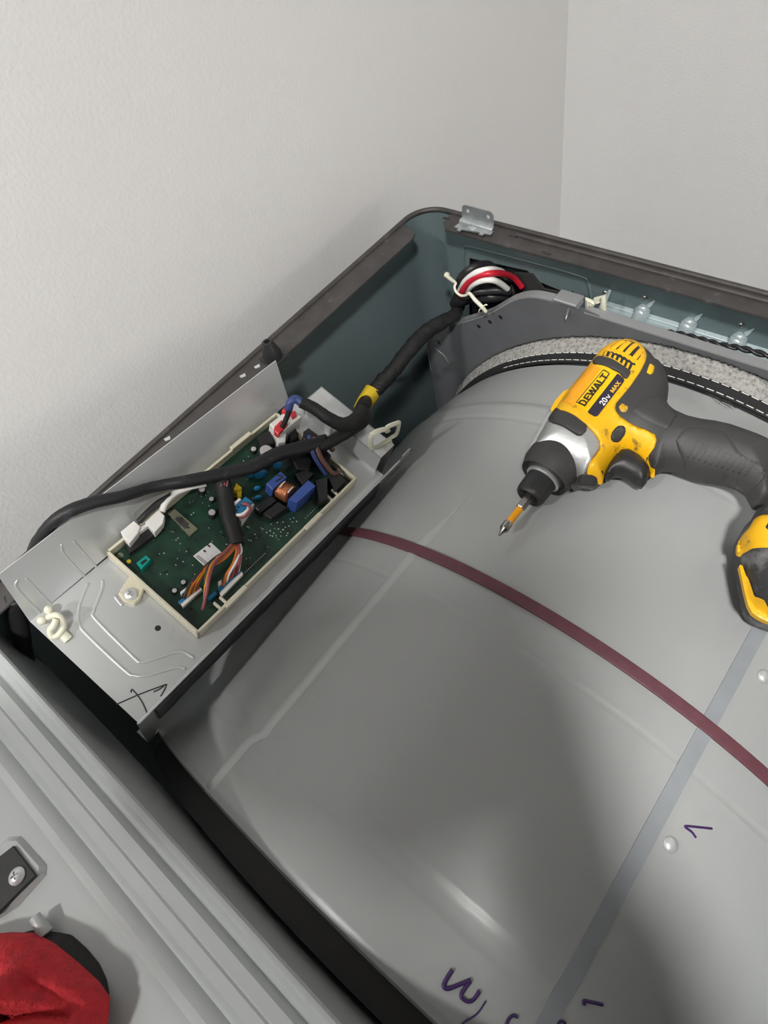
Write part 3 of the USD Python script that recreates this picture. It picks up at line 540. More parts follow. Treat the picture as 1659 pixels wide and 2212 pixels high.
# M-shaped clip on the bulkhead lip and tie at the harness
q = [at(px, py, y=YBK+.014) for px, py in ((1271, 672), (1270, 647), (1284, 655), (1290, 654), (1288, 648), (1304, 639), (1304, 671))]
cl3 = thing('cable_clip', 'cream notched cable clip behind the bulkhead edge near the duct', 'cable clip', q[0])
part(cl3, 'hook', tube([q[0], q[1], q[2], q[2]+np.array([-.003, 0, -.003])], .002, 6, smooth=False, flat=1.6), CLIP, 40)
part(cl3, 'hook', tube([q[3], q[4], q[5], q[6]], .002, 6, smooth=False, flat=1.6), CLIP, 40)

# ---------------------------------------------------------------- cables
def wire(name, label, cat, P, r, m, group=None, **k):
    t = thing(name, label, cat, np.mean(P, 0), group); part(t, 'sheath', tube(P, r, **k), m, True); return t
# long black cable across the board and over the bracket flange
FL = lambda px, py, d: fw(px, py)+(-FN if FN @ (CAM-BO) < 0 else FN)*d
LC = [at(64, 1205, x=.035), at(82, 1168, x=.05), at(128, 1117, x=.062), FL(190, 1082, .004), FL(250, 1063, .008)]+[bw(px, py, h) for px, py, h in ((330, 1052, .030), (400, 1040, .030), (470, 1026, .027), (540, 1010, .025), (600, 981, .025), (650, 968, .026), (705, 952, .026))]
wire('power_cable', 'long black sheathed cable crossing the circuit board and the bracket flange', 'cable', LC, [.0036, .0042, .0046, .0044, .0042, .0048, .0052, .0058, .0060, .0060], CABLE, n=14, rough=.03, seed=4)
g0 = [at(px, py, x=.008) for px, py in ((30, 1300), (44, 1350), (56, 1420), (66, 1480))]
wire('power_cable', 'black taped cable hanging down inside the dark gap beside the side panel', 'cable', [at(30, 1290, x=.022), at(42, 1345, x=.018), at(55, 1420, x=.014), at(75, 1500, x=.012)], .0065, CABLE, n=12, rough=.05)
wire('board_cable', 'thick black sleeve over the middle of the circuit board ending in coloured wires', 'cable', [bw(px, py, h) for px, py, h in ((478, 1032, .020), (487, 1075, .016), (494, 1115, .014), (505, 1150, .012), (512, 1178, .011))], [.0068, .0066, .0062, .006], TAPE, n=14, rough=.02)
for i, dx in enumerate((-5, 0, 5)): wire('short_wire', 'plum red short wires beside the black sleeve on the board', 'wire', [bw(486+dx, 1036, .023), bw(485+dx*1.2, 1045, .024), bw(482+dx, 1056, .022)], .0009, WPNK, 'plum wires by the sleeve')
# main harness from the top corner
MH = [at(992, 660, y=-.035), at(980, 682, y=-.055), at(950, 698, y=-.075), at(915, 722, y=-.10), at(880, 762, y=-.13), at(850, 800, y=-.155), at(815, 838, y=-.18), at(800, 852, y=-.19)]
E1 = bw(782, 885, .035)
hn = wire('main_harness', 'thick black taped wiring harness rising from the bracket to the back corner', 'cable', MH+[at(790, 868, y=-.20), E1], [.0066, .0068, .0078, .0082, .0080, .0078, .0072, .0066, .0064], TAPE, n=16, rough=.08, seed=2)
q = MH[-1]; part(hn, 'yellow_band', tube([at(806, 842, y=-.184), at(797, 857, y=-.192), at(788, 869, y=-.20), at(779, 886, y=-.207)], [.0086, .0086, .0083, .008], 18, smooth=False), YEL, 40, label='band of yellow tape')
for px, py in ((855, 778), (822, 812), (846, 790)): part(hn, 'tape_fold', tube([at(px-8, py+6, y=-.14), at(px, py-3, y=-.136), at(px+8, py-4, y=-.14)], .0022, 8), TAPE, True)
B1 = [E1, bw(770, 905, .040), bw(742, 917, .042), bw(712, 905, .046), bw(680, 883, .048), bw(650, 868, .050)]
wire('harness_branch', 'black taped branch curving from the yellow band to the red latched header', 'cable', B1, [.0062, .006, .0056, .005, .0048], TAPE, n=14, rough=.03)
wire('header_wire', 'blue wire end looping from the black branch to the red latch', 'wire', [bw(654, 872, .050), bw(640, 862, .051), bw(628, 868, .050), bw(623, 885, .044)], .0034, WBLU)
wire('header_wire', 'short black wire plugged into the red latch of the white header', 'wire', [bw(627, 880, .046), bw(622, 895, .040), bw(616, 910, .034), bw(610, 922, .029)], .0022, TAPE)
wire('harness_branch', 'black taped branch dropping from the yellow band onto the board', 'cable', [E1, bw(786, 905, .034), bw(762, 925, .032), bw(730, 945, .030), bw(700, 962, .026), bw(682, 972, .02)], [.0062, .0058, .0054, .005, .0046], TAPE, n=14, rough=.03)
cc2 = k3([(690, 450), (735, 410), (800, 450), (860, 510), (930, 590), (870, 640), (760, 560)])
pk = thing('cable_plug', 'black cable plug block in the far corner of the tray', 'plug', bw(680, 945, .012)); part(pk, 'body', pbox(k3([(695, 440), (738, 408), (850, 490), (790, 560), (690, 500)]), .026, .006, .001), BLACK)
part(pk, 'body', pbox(k3([(800, 560), (880, 590), (930, 640), (920, 740), (840, 660)]), .018, .006, .001), BLACK)
for nm, P, m, lb in (('blue', [(745, 475, .030), (750, 540, .028), (780, 640, .024), (840, 740, .016), (890, 810, .010)], WBLU, 'blue wire arching over the dark far corner of the board'),
                     ('brown', [(780, 490, .030), (800, 560, .028), (840, 660, .024), (900, 750, .018), (950, 800, .014), (995, 795, .012)], WBRN, 'brown wire arching beside the blue one over the board'),
                     ('brown2', [(800, 490, .028), (860, 520, .026), (920, 575, .022), (945, 600, .018)], WBRN, 'short brown wire bending towards the tray wall')):
    wire('lead_wire', lb, 'wire', [bw(*k3([(x, y)])[0], h) for x, y, h in P], .0022, m, n=8)
# white and black leads of the left plugs
wire('lead_wire', 'white lead curving from the left white plug under the black cable', 'wire', [bw(*k2([(x, y)])[0], h) for x, y, h in ((622, 1185, .016), (650, 1110, .018), (720, 1030, .020), (830, 975, .021), (940, 945, .021), (1015, 930, .021))], .0026, WWHT, n=10)
wire('lead_wire', 'thin black lead running from the first white plug along the tray wall', 'wire', [bw(*k2([(x, y)])[0], h) for x, y, h in ((410, 1275, .016), (480, 1200, .018), (580, 1110, .019), (680, 1050, .020), (790, 985, .021))], .0022, WDRK, n=8)
wire('lead_wire', 'white wire curling around the white header with the blue block', 'wire', [bw(*k3([(x, y)])[0], h) for x, y, h in ((60, 1135, .014), (110, 1155, .016), (170, 1150, .019), (215, 1115, .020), (225, 1085, .018))], .0014, WWHT, n=8)
wire('lead_wire', 'red wire curling around the white header with the blue block', 'wire', [bw(*k3([(x, y)])[0], h) for x, y, h in ((80, 1150, .0125), (140, 1172, .015), (200, 1158, .019), (238, 1110, .020), (215, 1065, .019), (170, 1060, .0175))], .0014, WPNK, n=8)
# ribbon of coloured wires
def rib(cn, to, P, m): wire('ribbon_wire', 'thin %s wire fanning from the black sleeve to the %s' % (cn, to), 'wire', P, .00125, m, '%s ribbon wires to the %s' % (cn, to), n=6, per=5)
g = random.Random(9)
cols = [('black', WDRK), ('orange', WORG), ('yellow', WYEL), ('orange', WORG), ('brown', WBRN), ('orange', WORG), ('yellow', WYEL), ('red', WPNK), ('orange', WORG), ('white', WWHT), ('plum', WPNK), ('plum', WPNK)]
for i, (cn, m) in enumerate(cols):
    t = i/11.
    if i < 9:
        e = [(700+t*150, 960-t*110), (740+t*120, 860-t*60), (840+t*90, 730-t*40+g.uniform(-8, 8)), (960+t*90, 620+t*20), (1060+t*60, 555+t*10), (1095+t*90, 490)]; hs = (.009, .014, .018, .020, .018, .012)
    else:
        s = (i-9)/2.; e = [(1060+s*90, 820-s*70), (1090+s*70, 740-s*40), (1150+s*25, 640), (1188-s*10, 560), (1175-s*10, 490)]; hs = (.009, .014, .018, .018, .012)
    rib(cn, 'near left header' if i < 9 else 'near right header', [bw(*k4([p])[0], h) for p, h in zip(e, hs)], m)
for i, (cn, m) in enumerate((('black', WDRK), ('yellow', WYEL), ('orange', WORG), ('plum', WPNK), ('plum', WPNK))):
    e = [(875+i*4-i*i*2, 960+i*24), (880+i*4, 860+i*10), (890+i*8, 760), (930+i*10, 660-i*4), (1040+i*8, 570-i*5), (1110+i*6, 490)]
    rib(cn, 'middle socket', [bw(*k4([p])[0], h) for p, h in zip(e, (.008, .016, .021, .023, .020, .012))], m)
for i, (cn, m) in enumerate((('orange', WORG), ('plum', WPNK), ('orange', WORG), ('plum', WPNK), ('white', WWHT))):
    e = [(1035+i*32, 850-i*30), (1060+i*28, 760-i*20), (1120+i*15, 660-i*8), (1150+i*8, 560), (1140+i*10, 490)]
    rib(cn, 'near right header top', [bw(*k4([p])[0], h) for p, h in zip(e, (.009, .013, .017, .017, .012))], m)
# thick wires at the cable opening
k5 = lambda x, y, yy: at(940+x/5.53, 540+y/5.53, y=yy)
for lb, m, P, r in (('outer thick white wire of the looped bundle at the cable opening', WWHT, [(285, 500, -.045), (360, 370, -.05), (480, 275, -.05), (600, 238, -.045), (700, 232, -.035), (800, 262, -.02), (850, 330, -.012)], .0030),
                    ('thick red wire in the middle of the looped bundle at the cable opening', WRED, [(270, 600, -.045), (320, 500, -.05), (400, 385, -.052), (520, 310, -.05), (660, 282, -.045), (800, 280, -.03), (920, 320, -.015), (990, 385, -.01), (1040, 450, -.008)], .0031),
                    ('inner thick white wire of the looped bundle at the cable opening', WWHT, [(370, 500, -.045), (440, 420, -.05), (560, 365, -.05), (680, 358, -.045), (780, 400, -.035), (870, 470, -.025)], .0031),
                    ('thick black wire outside the white one in the looped bundle', WDRK, [(262, 470, -.04), (300, 350, -.045), (400, 245, -.045), (520, 190, -.035), (640, 180, -.02), (720, 250, -.008)], .0042),
                    ('thick black wire drooping under the white loops at the cable opening', WDRK, [(340, 560, -.04), (460, 500, -.04), (600, 490, -.035), (750, 480, -.03), (900, 500, -.02)], .0042),
                    ('black wire lowest in the bundle at the cable opening', WDRK, [(330, 600, -.03), (500, 560, -.03), (650, 560, -.03), (800, 540, -.02), (940, 480, -.01)], .006)):
    wire('bundle_wire', lb, 'wire', [k5(*p) for p in P], r, m, n=12)
wire('main_harness', 'black taped end of the harness gathered under the cream tie', 'cable', [k5(250, 640, -.04), k5(300, 570, -.045), k5(330, 520, -.045)], [.007, .008, .009], TAPE, n=14, rough=.05)
tb_ = [at(px, py, y=.004) for px, py in ((1010, 552), (1140, 578), (1172, 606), (1222, 626), (1220, 725), (1010, 700))]
part(cab, 'terminal_box', prism(tb_, (0, 1, 0), 0, .05), BLACK)
part(cab, 'opening_cover', prism([at(px, py, y=-.003) for px, py in ((1110, 590), (1150, 592), (1175, 625), (1212, 632), (1214, 690), (1140, 670))], (0, 1, 0), 0, .002), BLACKR)
tie = thing('cable_tie', 'pale plastic tie with a knob holding the wire bundle in the back corner', 'cable tie', k5(300, 520, -.055))
part(tie, 'strap', tube([k5(*p) for p in ((145, 315, -.045), (200, 360, -.05), (245, 395, -.055), (232, 440, -.058), (250, 500, -.06), (310, 545, -.06), (370, 540, -.06), (410, 520, -.06), (480, 600, -.062), (560, 680, -.062), (610, 740, -.06))], [.0024, .0022, .0014, .0014, .0014, .0014, .0014, .0018, .0022, .0022, .002], 8), CLIP, True)
part(tie, 'knob', lathe([(-.0035, .0002), (-.003, .002), (0, .0034), (.003, .002), (.0035, .0002)], k5(140, 300, -.045), (0, -1, .3), 14), CLIP, True)
for a in (((560, 690), (600, 655), (625, 660)), ((560, 690), (530, 715), (520, 750))): part(tie, 'barb', tube([k5(*p, -.061) for p in a], [.0018, .0014, .0006], 8, flat=.6), CLIP, True)
# thin twisted wire over the duct
TWP = [at(px, py, y=-.034) for px, py in ((1440, 716), (1480, 724), (1520, 735), (1560, 746), (1600, 752), (1650, 766), (1700, 782))]
tw = thing('twisted_wire', 'thin black twisted wire lying over the bulkhead edge by the duct', 'wire', TWP[0])
ps = spline(TWP, 12)
for s in (0, math.pi):
    part(tw, 'strand', tube(ps+np.array([[0, math.cos(s+i*.45)*.0013, math.sin(s+i*.45)*.0013] for i in range(len(ps))]), np.r_[.0008, np.full(8, .0015)], 6, smooth=False), WDRK, True)

# ---------------------------------------------------------------- latch strap and red cloth on the front panel
zf = -.005
st = thing('latch_strap', 'black strap plate with one screw in a pocket of the front panel', 'plate', at(20, 1900, z=zf))
part(st, 'pocket_rim', prism([at(px, py, z=zf) for px, py in ((-70, 1890), (20, 1808), (45, 1806), (102, 1870), (100, 1890), (40, 1958), (-40, 2010))], (0, 0, 1), 0, .0032, .003), PANEL)
part(st, 'strap_plate', prism([at(px, py, z=zf+.003) for px, py in ((-60, 1900), (33, 1828), (82, 1892), (0, 1975), (-30, 1990))], (0, 0, 1), 0, .0022, .0005), BLACK)
part(st, 'screw', screw_head(at(38, 1893, z=zf+.005), (0, 0, 1), .0048, .003), ZINC)
part(st, 'pin', tube([at(75, 1980, z=.003), at(100, 2018, z=.0)], [.003, .004], 12, smooth=False), PANEL, True)
cp = Polygon([tuple(at(px, py, z=.012)[:2]) for px, py in ((-160, 2060), (-60, 2022), (0, 2016), (50, 2018), (95, 2042), (140, 2080), (188, 2124), (211, 2158), (206, 2215), (180, 2290), (100, 2380), (-160, 2420))]).buffer(.001)
lp = Polygon([tuple(at(px, py, z=.004)[:2]) for px, py in ((-160, 2100), (-20, 2030), (50, 2012), (100, 2016), (132, 2022), (165, 2052), (192, 2085), (207, 2118), (213, 2150), (190, 2230), (100, 2340), (-160, 2380))]).buffer(.001)
def pillow(poly, h, r, z0, fold=0., step=.0022, seed=0, creases=()):
    bs = np.array([poly.exterior.interpolate(t, normalized=True).coords[0] for t in np.linspace(0, 1, int(poly.exterior.length/step), endpoint=False)])
    x0, y0, x1, y1 = poly.bounds; G = np.array([(x, y) for x in np.arange(x0, x1, step) for y in np.arange(y0, y1, step)])
    dd = shapely.distance(poly.exterior, shapely.points(G)); G = G[shapely.contains_xy(poly, G[:, 0], G[:, 1]) & (dd > step*.6)]
    P = np.vstack([bs, G]); d = np.r_[np.zeros(len(bs)), shapely.distance(poly.exterior, shapely.points(G))]
    s = np.clip(d/r, 0, 1); z = h*np.sqrt(1-(1-s)**2)
    if fold:
        q = np.c_[(P[:, 0]*.55+P[:, 1]*.83)*70, (P[:, 0]*.83-P[:, 1]*.55)*14, np.zeros(len(P))]
        z = z+fold*(np.abs(np.sin(q[:, 0]*.9+2.5*meshkit.noise(q*.25, seed)))-.6)*s+fold*.6*(meshkit.noise(q*.6, seed+3)-.5)*s
    for cl_, dp in creases:
        q = shapely.distance(LineString(cl_), shapely.points(P)); z = z-dp*s*np.exp(-(q/.0028)**2)+dp*.5*s*np.exp(-((q-.010)/.005)**2)
    F = Delaunay(P).simplices; ce = P[F].mean(1); F = F[shapely.contains_xy(poly, ce[:, 0], ce[:, 1])]
    a, b, c = P[F[:, 0]], P[F[:, 1]], P[F[:, 2]]; ar = (b[:, 0]-a[:, 0])*(c[:, 1]-a[:, 1])-(b[:, 1]-a[:, 1])*(c[:, 0]-a[:, 0]); F[ar < 0] = F[ar < 0][:, ::-1]
    n = len(P); nb = len(bs); V = np.vstack([np.c_[P, z0+z+.001], np.c_[P, np.full(n, z0)]])
    W_ = [[i, (i+1) % nb, n+(i+1) % nb] for i in range(nb)]+[[i, n+(i+1) % nb, n+i] for i in range(nb)]
    sg = np.sum(bs[:, 0]*np.roll(bs[:, 1], -1)-np.roll(bs[:, 0], -1)*bs[:, 1]); W_ = np.array(W_)
    if sg > 0: W_ = W_[:, ::-1]
    return V, np.vstack([F, F[:, ::-1]+n, W_])
rc = thing('red_cloth', 'bunched red knit cloth with black lining on the near front panel', 'cloth', at(60, 2150, z=zf))
part(rc, 'knit_fabric', pillow(cp, .026, .03, .002, .003, .0016, creases=[([tuple(at(px, py, z=.024)[:2]) for px, py in c_], d_) for c_, d_ in (([(55, 2130), (100, 2145), (150, 2172), (195, 2205)], .016), ([(-40, 2205), (20, 2194), (80, 2192), (130, 2200)], .018), ([(-20, 2105), (50, 2108), (100, 2112)], .003))]), CLOTH, True)
part(rc, 'black_lining', pillow(lp, .010, .02, zf+.0002, .002, seed=4), LINING, True)

# ---------------------------------------------------------------- impact driver
TIP = at(1078, 1157, z=-.019); REAR = at(1383, 762, z=.002); BATC = at(1690, 1215, z=-.018)
U = (TIP-REAR)/np.linalg.norm(TIP-REAR); Vv = BATC-REAR; Vv -= U*(Vv @ U); Vv /= np.linalg.norm(Vv); Wv = np.cross(U, Vv)
if Wv[2] < 0: Wv = -Wv
def dw(u, v, w_=0.): return REAR+U*u+Vv*v+Wv*w_
def dl(px, py, w_=0.):
    q = plane_at(px, py, REAR+Wv*w_, Wv)-REAR; return np.array([q @ U, q @ Vv])
k7 = lambda P: [(1060+x/4.1475, 700+y/4.1475) for x, y in P]
k8 = lambda P: [(1300+x/3.95, 840+y/3.95) for x, y in P]
RB = .0245
far = k7([(345, 1105), (440, 925), (510, 805), (545, 755), (605, 675), (645, 605), (700, 535), (760, 470), (830, 385), (900, 290), (960, 215), (1040, 160), (1120, 130), (1210, 118), (1300, 130), (1400, 180), (1470, 245), (1500, 290), (1545, 310), (1590, 390), (1618, 480), (1610, 570), (1592, 650)])
farh = k8([(572, 90), (590, 130), (640, 170), (740, 215), (850, 240), (960, 255), (1100, 285), (1230, 330), (1340, 370), (1418, 405), (1520, 460)])
near = k8([(1420, 1010), (1290, 1035), (1215, 895), (1150, 850), (1050, 820), (900, 795), (800, 770), (700, 735), (600, 700), (530, 700), (470, 735)])
near2 = k7([(1475, 1375), (1440, 1395), (1420, 1330), (1330, 1230), (1230, 1172), (1150, 1176), (1080, 1250), (1020, 1340), (1000, 1440), (965, 1445), (900, 1480), (800, 1470), (740, 1400)])
S = Polygon([dl(*p, .012) for p in far]+[dl(*p, .008) for p in farh]+[dl(*p, -.003) for p in near]+[dl(*p, -.003) for p in near2]).buffer(.0008).buffer(-.0008)
if S.geom_type != 'Polygon': S = max(S.geoms, key=lambda q: q.area)
print('driver outline', S.bounds, S.area)
def HW(P):                                               # half thickness of the tool at (u, v)
    P = np.atleast_2d(P); d = shapely.distance(S.exterior, shapely.points(P)); d = np.where(shapely.contains_xy(S, P[:, 0], P[:, 1]), d, 0)
    s = np.clip(d/RB, 0, 1); h = RB*np.sqrt(np.maximum(1-(1-s)**2, 0))
    return h*np.interp(P[:, 1], [.02, .045, .3], [1, .86, .86])
def fill(poly, step):
    nb = max(12, int(poly.exterior.length/step)); bs = np.array([poly.exterior.interpolate(t, normalized=True).coords[0] for t in np.linspace(0, 1, nb, endpoint=False)])
    x0, y0, x1, y1 = poly.bounds; G = np.array([(x+(j % 2)*step/2, y) for j, y in enumerate(np.arange(y0, y1, step*.866)) for x in np.arange(x0, x1, step)])
    G = G[shapely.contains_xy(poly, G[:, 0], G[:, 1])]
    if len(G): G = G[shapely.distance(poly.exterior, shapely.points(G)) > step*.55]
    P = np.vstack([bs, G.reshape(-1, 2)]); F = Delaunay(P).simplices; ce = P[F].mean(1); F = F[shapely.contains_xy(poly, ce[:, 0], ce[:, 1])]
    a, b, c = P[F[:, 0]], P[F[:, 1]], P[F[:, 2]]; ar = (b[:, 0]-a[:, 0])*(c[:, 1]-a[:, 1])-(b[:, 1]-a[:, 1])*(c[:, 0]-a[:, 0])
    F = F[np.abs(ar) > 1e-12]; ar = ar[np.abs(ar) > 1e-12]; F[ar < 0] = F[ar < 0][:, ::-1]
    return P, F, bs
SGN = np.sign(np.cross(U, Vv) @ Wv)
def closed(P, F, nb, top, bot):                          # slab between two height fields over the plane outline P
    n = len(P); w3 = lambda h: REAR+P[:, :1]*U+P[:, 1:]*Vv+np.asarray(h)[:, None]*Wv
    V = np.vstack([w3(top), w3(bot)]); i = np.arange(nb); j = (i+1) % nb
    bs = P[:nb]; sg = np.sum(bs[:, 0]*np.roll(bs[:, 1], -1)-np.roll(bs[:, 0], -1)*bs[:, 1])
    Wl = np.vstack([np.c_[i, n+j, j], np.c_[i, n+i, n+j]]);
    if sg < 0: Wl = Wl[:, ::-1]
    Fa = np.vstack([F, F[:, ::-1]+n, Wl])
    return V, Fa if SGN > 0 else Fa[:, ::-1]
def onsurf(px, py, off=0.0):                             # (u, v) of the tool's upper surface seen at a pixel
    h = .015
    for _ in range(8): q = dl(px, py, h+off); h = .5*h+.5*float(HW(q)[0])
    return q
def patch(par, name, px, off, m, label=None, step=.0016, rnd=.0008, depth=.004, edge=True, uv=None):
    poly = Polygon(uv if uv is not None else [onsurf(*p) for p in px]).buffer(0)
    if rnd: poly = poly.buffer(rnd).buffer(-2*rnd).buffer(rnd)
    if poly.geom_type != 'Polygon': poly = max(poly.geoms, key=lambda q: q.area)
    P, F, bs = fill(poly, step); h = HW(P)
    d = np.r_[np.zeros(len(bs)), shapely.distance(poly.exterior, shapely.points(P[len(bs):]))] if len(P) > len(bs) else np.zeros(len(P))
    b = min(off*.9, .0007) if edge else 0
    top = h+off-b*(1-np.clip(d/.0012, 0, 1))**2
    return part(par, name, closed(P, F, len(bs), top, np.maximum(h-depth, -h)), m, 40, label)
dv = thing('impact_driver', 'yellow and black cordless impact driver lying on its side on the drum', 'impact driver', dw(.06, .02, -RB))
P, F, bs = fill(S, .0019); h = HW(P); part(dv, 'overmoulded_body', closed(P, F, len(bs), h, -h), DBLK, 50)
ylw = k7([(1010, 205), (1100, 148), (1200, 134), (1300, 152), (1370, 212), (1398, 280), (1388, 335), (1340, 430), (1250, 560), (1125, 710), (1115, 745), (1122, 785), (1160, 830), (1250, 890), (1400, 950), (1470, 990), (1488, 1040), (1465, 1110), (1410, 1185), (1412, 1225), (1450, 1295), (1474, 1365)])
ylw += k7([(1440, 1392), (1420, 1332), (1330, 1232), (1230, 1174), (1150, 1178), (1080, 1252), (1022, 1342), (1000, 1438), (967, 1440), (945, 1370), (855, 1358), (870, 1285), (980, 1115), (975, 1050), (930, 980), (862, 915), (760, 840), (600, 780), (535, 765), (575, 690), (650, 605), (765, 500), (905, 322)])
yp = patch(dv, 'yellow_housing', ylw, .0011, DYEL, step=.0022)
sil = k7([(348, 1102), (440, 925), (510, 805), (535, 770), (600, 782), (760, 842), (862, 918), (930, 982), (974, 1052), (978, 1112), (900, 1232), (862, 1290), (850, 1362), (770, 1372), (690, 1290), (550, 1195), (440, 1135)])
patch(dv, 'gear_case', sil, .0007, DSIL, 'silver metal gear case')
patch(dv, 'rubber_pad', k7([(515, 850), (560, 772), (620, 785), (760, 840), (862, 920), (855, 965), (815, 1008), (775, 1008), (700, 960), (560, 900), (520, 880)]), .0024, DBLK, rnd=.0014)
patch(dv, 'rubber_pad', k7([(908, 348), (940, 306), (1000, 305), (1150, 365), (1252, 432), (1248, 452), (1225, 500), (1192, 498), (1150, 450), (1050, 402), (920, 378)]), .0026, DBLK, rnd=.001)
patch(dv, 'label', k7([(880, 380), (1135, 455), (865, 802), (640, 706)]), .0016, DLAB, rnd=0, edge=False); patch(dv, 'label_band', k7([(876, 382), (985, 412), (745, 752), (640, 706)]), .00175, DORG, rnd=0, edge=False)
patch(dv, 'label_band', k7([(1135, 455), (1196, 508), (1190, 530), (960, 830), (935, 842), (865, 802)]), .0018, NAVY, rnd=.0005, edge=False, label='dark label strip')
patch(dv, 'lettering_panel', k7([(762, 715), (1008, 420), (1068, 458), (842, 750)]), .0019, DDRK, rnd=0, edge=False)
patch(dv, 'lettering_panel', k7([(772, 714), (1006, 432), (1056, 459), (840, 740)]), .0020, DLAB, rnd=0, edge=False)
def lettering(txt, a, b, tl, m, off, bold=True, narrow=1.0):              # a, b: pixel ends of the base line, tl: pixel over a at cap height
    A, B, Tp = [onsurf(*p, off) for p in (a, b, tl)]; tmn = meshkit.text_mesh(txt, 1.0, .01, bold); v = np.array(tmn.vertices); L = v[:, 0].max()
    for _ in range(2): tmn = tmn.subdivide()
    v = np.array(tmn.vertices); f = np.array(tmn.faces)
    P = A+(v[:, :1]/L)*(B-A)+v[:, 1:2]*(Tp-A); h = HW(P)+off+np.where(v[:, 2] > .005, .0004, -.0002)
    w3 = REAR+P[:, :1]*U+P[:, 1:]*Vv+h[:, None]*Wv
    a0 = w3[f]; nn = np.cross(a0[:, 1]-a0[:, 0], a0[:, 2]-a0[:, 0]); top = (v[f][:, :, 2] > .005).all(1)
    if (nn[top] @ Wv).sum() < 0: f = f[:, ::-1]
    part(dv, 'lettering', (w3, f), m, False)
A7 = lambda x, y: k7([(x, y)])[0]
lettering('D', A7(838, 742), A7(872, 702), A7(778, 714), DDRK, .0022); lettering('EWALT', A7(876, 694), A7(1056, 467), A7(824, 668), DDRK, .0022)
lettering('20', A7(1010, 738), A7(1052, 682), A7(966, 712), WINK, .0019); lettering('V', A7(1056, 676), A7(1078, 646), A7(1030, 660), WINK, .0019); lettering('MAX', A7(1094, 622), A7(1166, 530), A7(1064, 602), GOLD, .0019)
V1 = k7([(985, 298), (1005, 262), (1035, 240), (1110, 258), (1210, 298), (1295, 350), (1308, 372), (1262, 440), (1250, 436), (1150, 368), (1000, 306)])
patch(dv, 'vent_recess', V1, .0013, DDRK)
for a in np.linspace(.06, .94, 7):
    x0_, y0_ = 990+a*275, 285+a*150; X = (x0_+20, y0_-45)
    patch(dv, 'vent_rib', k7([(x0_-9, y0_+18), (x0_+12, y0_+24), (X[0]+22, X[1]+2), (X[0]+2, X[1]-8)]), .0021, DYEL, step=.0012, rnd=.0002)
V2 = k7([(1050, 222), (1110, 178), (1200, 155), (1290, 172), (1350, 222), (1362, 280), (1330, 345), (1290, 330), (1200, 275), (1110, 240)])
patch(dv, 'vent_recess', V2, .0013, DDRK)
for x, y, x2, y2 in ((1075, 228, 1170, 162), (1140, 246, 1240, 165), (1205, 272, 1295, 190), (1275, 312, 1345, 235)):
    patch(dv, 'vent_rib', k7([(x-16, y+4), (x+34, y+16), (x2+40, y2+10), (x2-12, y2-4)]), .0024, DYEL, step=.0012, rnd=.0004)
patch(dv, 'direction_button', k7([(1070, 1030), (1090, 980), (1120, 938), (1160, 920), (1195, 930), (1210, 960), (1200, 1000), (1165, 1050), (1125, 1070), (1085, 1062)]), .0026, DBLK, rnd=.001)
for Q in ([(1148, 745), (1175, 712), (1230, 745), (1225, 775), (1200, 795), (1165, 785)], [(1395, 440), (1425, 355), (1470, 385), (1455, 440), (1430, 455)]):
    patch(dv, 'screw_boss', k7(Q), .0012, DYEL, rnd=.0004)
patch(dv, 'screw_recess', k7([(1175, 745), (1200, 735), (1222, 760), (1205, 790), (1185, 780)]), .0014, DDRK, rnd=.0003)
patch(dv, 'grip_pad', k8([(262, 180), (330, 95), (420, 66), (560, 100), (600, 180), (640, 230), (580, 325), (545, 335), (480, 312), (330, 238)]), .0007, DBLK)
patch(dv, 'grip_pad', k8([(632, 440), (690, 355), (760, 328), (900, 338), (1040, 366), (1105, 440), (1160, 530), (1250, 598), (1400, 672), (1385, 770), (1290, 860), (1050, 800), (900, 770), (700, 710), (690, 600), (650, 520)]), .0008, DBLK)
for i in range(11):
    x, y = 735+i*48, 560+i*16; patch(dv, 'grip_rib', k8([(x-14, y+30), (x+2, y+36), (x+95, y-130+i*4), (x+80, y-136+i*4)]), .0025, DBLK, step=.0013, rnd=.0002)
tr = Polygon([dl(*p, -.004) for p in k7([(1005, 1400), (1022, 1335), (1080, 1245), (1150, 1172), (1230, 1166), (1330, 1225), (1405, 1310), (1428, 1365), (1385, 1458), (1352, 1490), (1300, 1472), (1240, 1425), (1165, 1388), (1100, 1388), (1060, 1420), (1022, 1422)])]).buffer(.001).buffer(-.001)
P, F, bs = fill(tr, .0014); d = shapely.distance(tr.exterior, shapely.points(P)); s = np.clip(d/.009, 0, 1); h = .0105*np.sqrt(np.maximum(1-(1-s)**2, 0))
part(dv, 'trigger', closed(P, F, len(bs), h, -h), DDRK, 50)
# nose, collet: turned about the tool axis; bit: a thing of its own
def ax_at(px, py):                                       # distance along the axis for a pixel
    return dl(px, py, 0.)[0]
u1, u2, u3 = ax_at(*k7([(545, 1245)])[0]), ax_at(*k7([(470, 1385)])[0]), ax_at(*k7([(345, 1565)])[0])
v0 = 0.0
nose_r = .0212
part(dv, 'nose_bumper', lathe([(u1-.008, nose_r*.94), (u1-.002, nose_r), (u1+.006, nose_r*.99), (u1+.014, nose_r*.86), (u2-.004, nose_r*.72), (u2, nose_r*.60)], dw(0, v0), U, 48), DBLK, 40)
part(dv, 'bumper_lip', lathe([(u2-.002, .0132), (u2+.001, .0132), (u2+.0018, .0122)], dw(0, v0), U, 40), DSIL)
part(dv, 'collet', lathe([(u2-.002, .0112), (u2+.003, .0114), (u3-.004, .0110), (u3-.001, .0102), (u3, .0088), (u3-.003, .0060), (u3-.006, .0055)], dw(0, v0), U, 40), DDRK, 40)
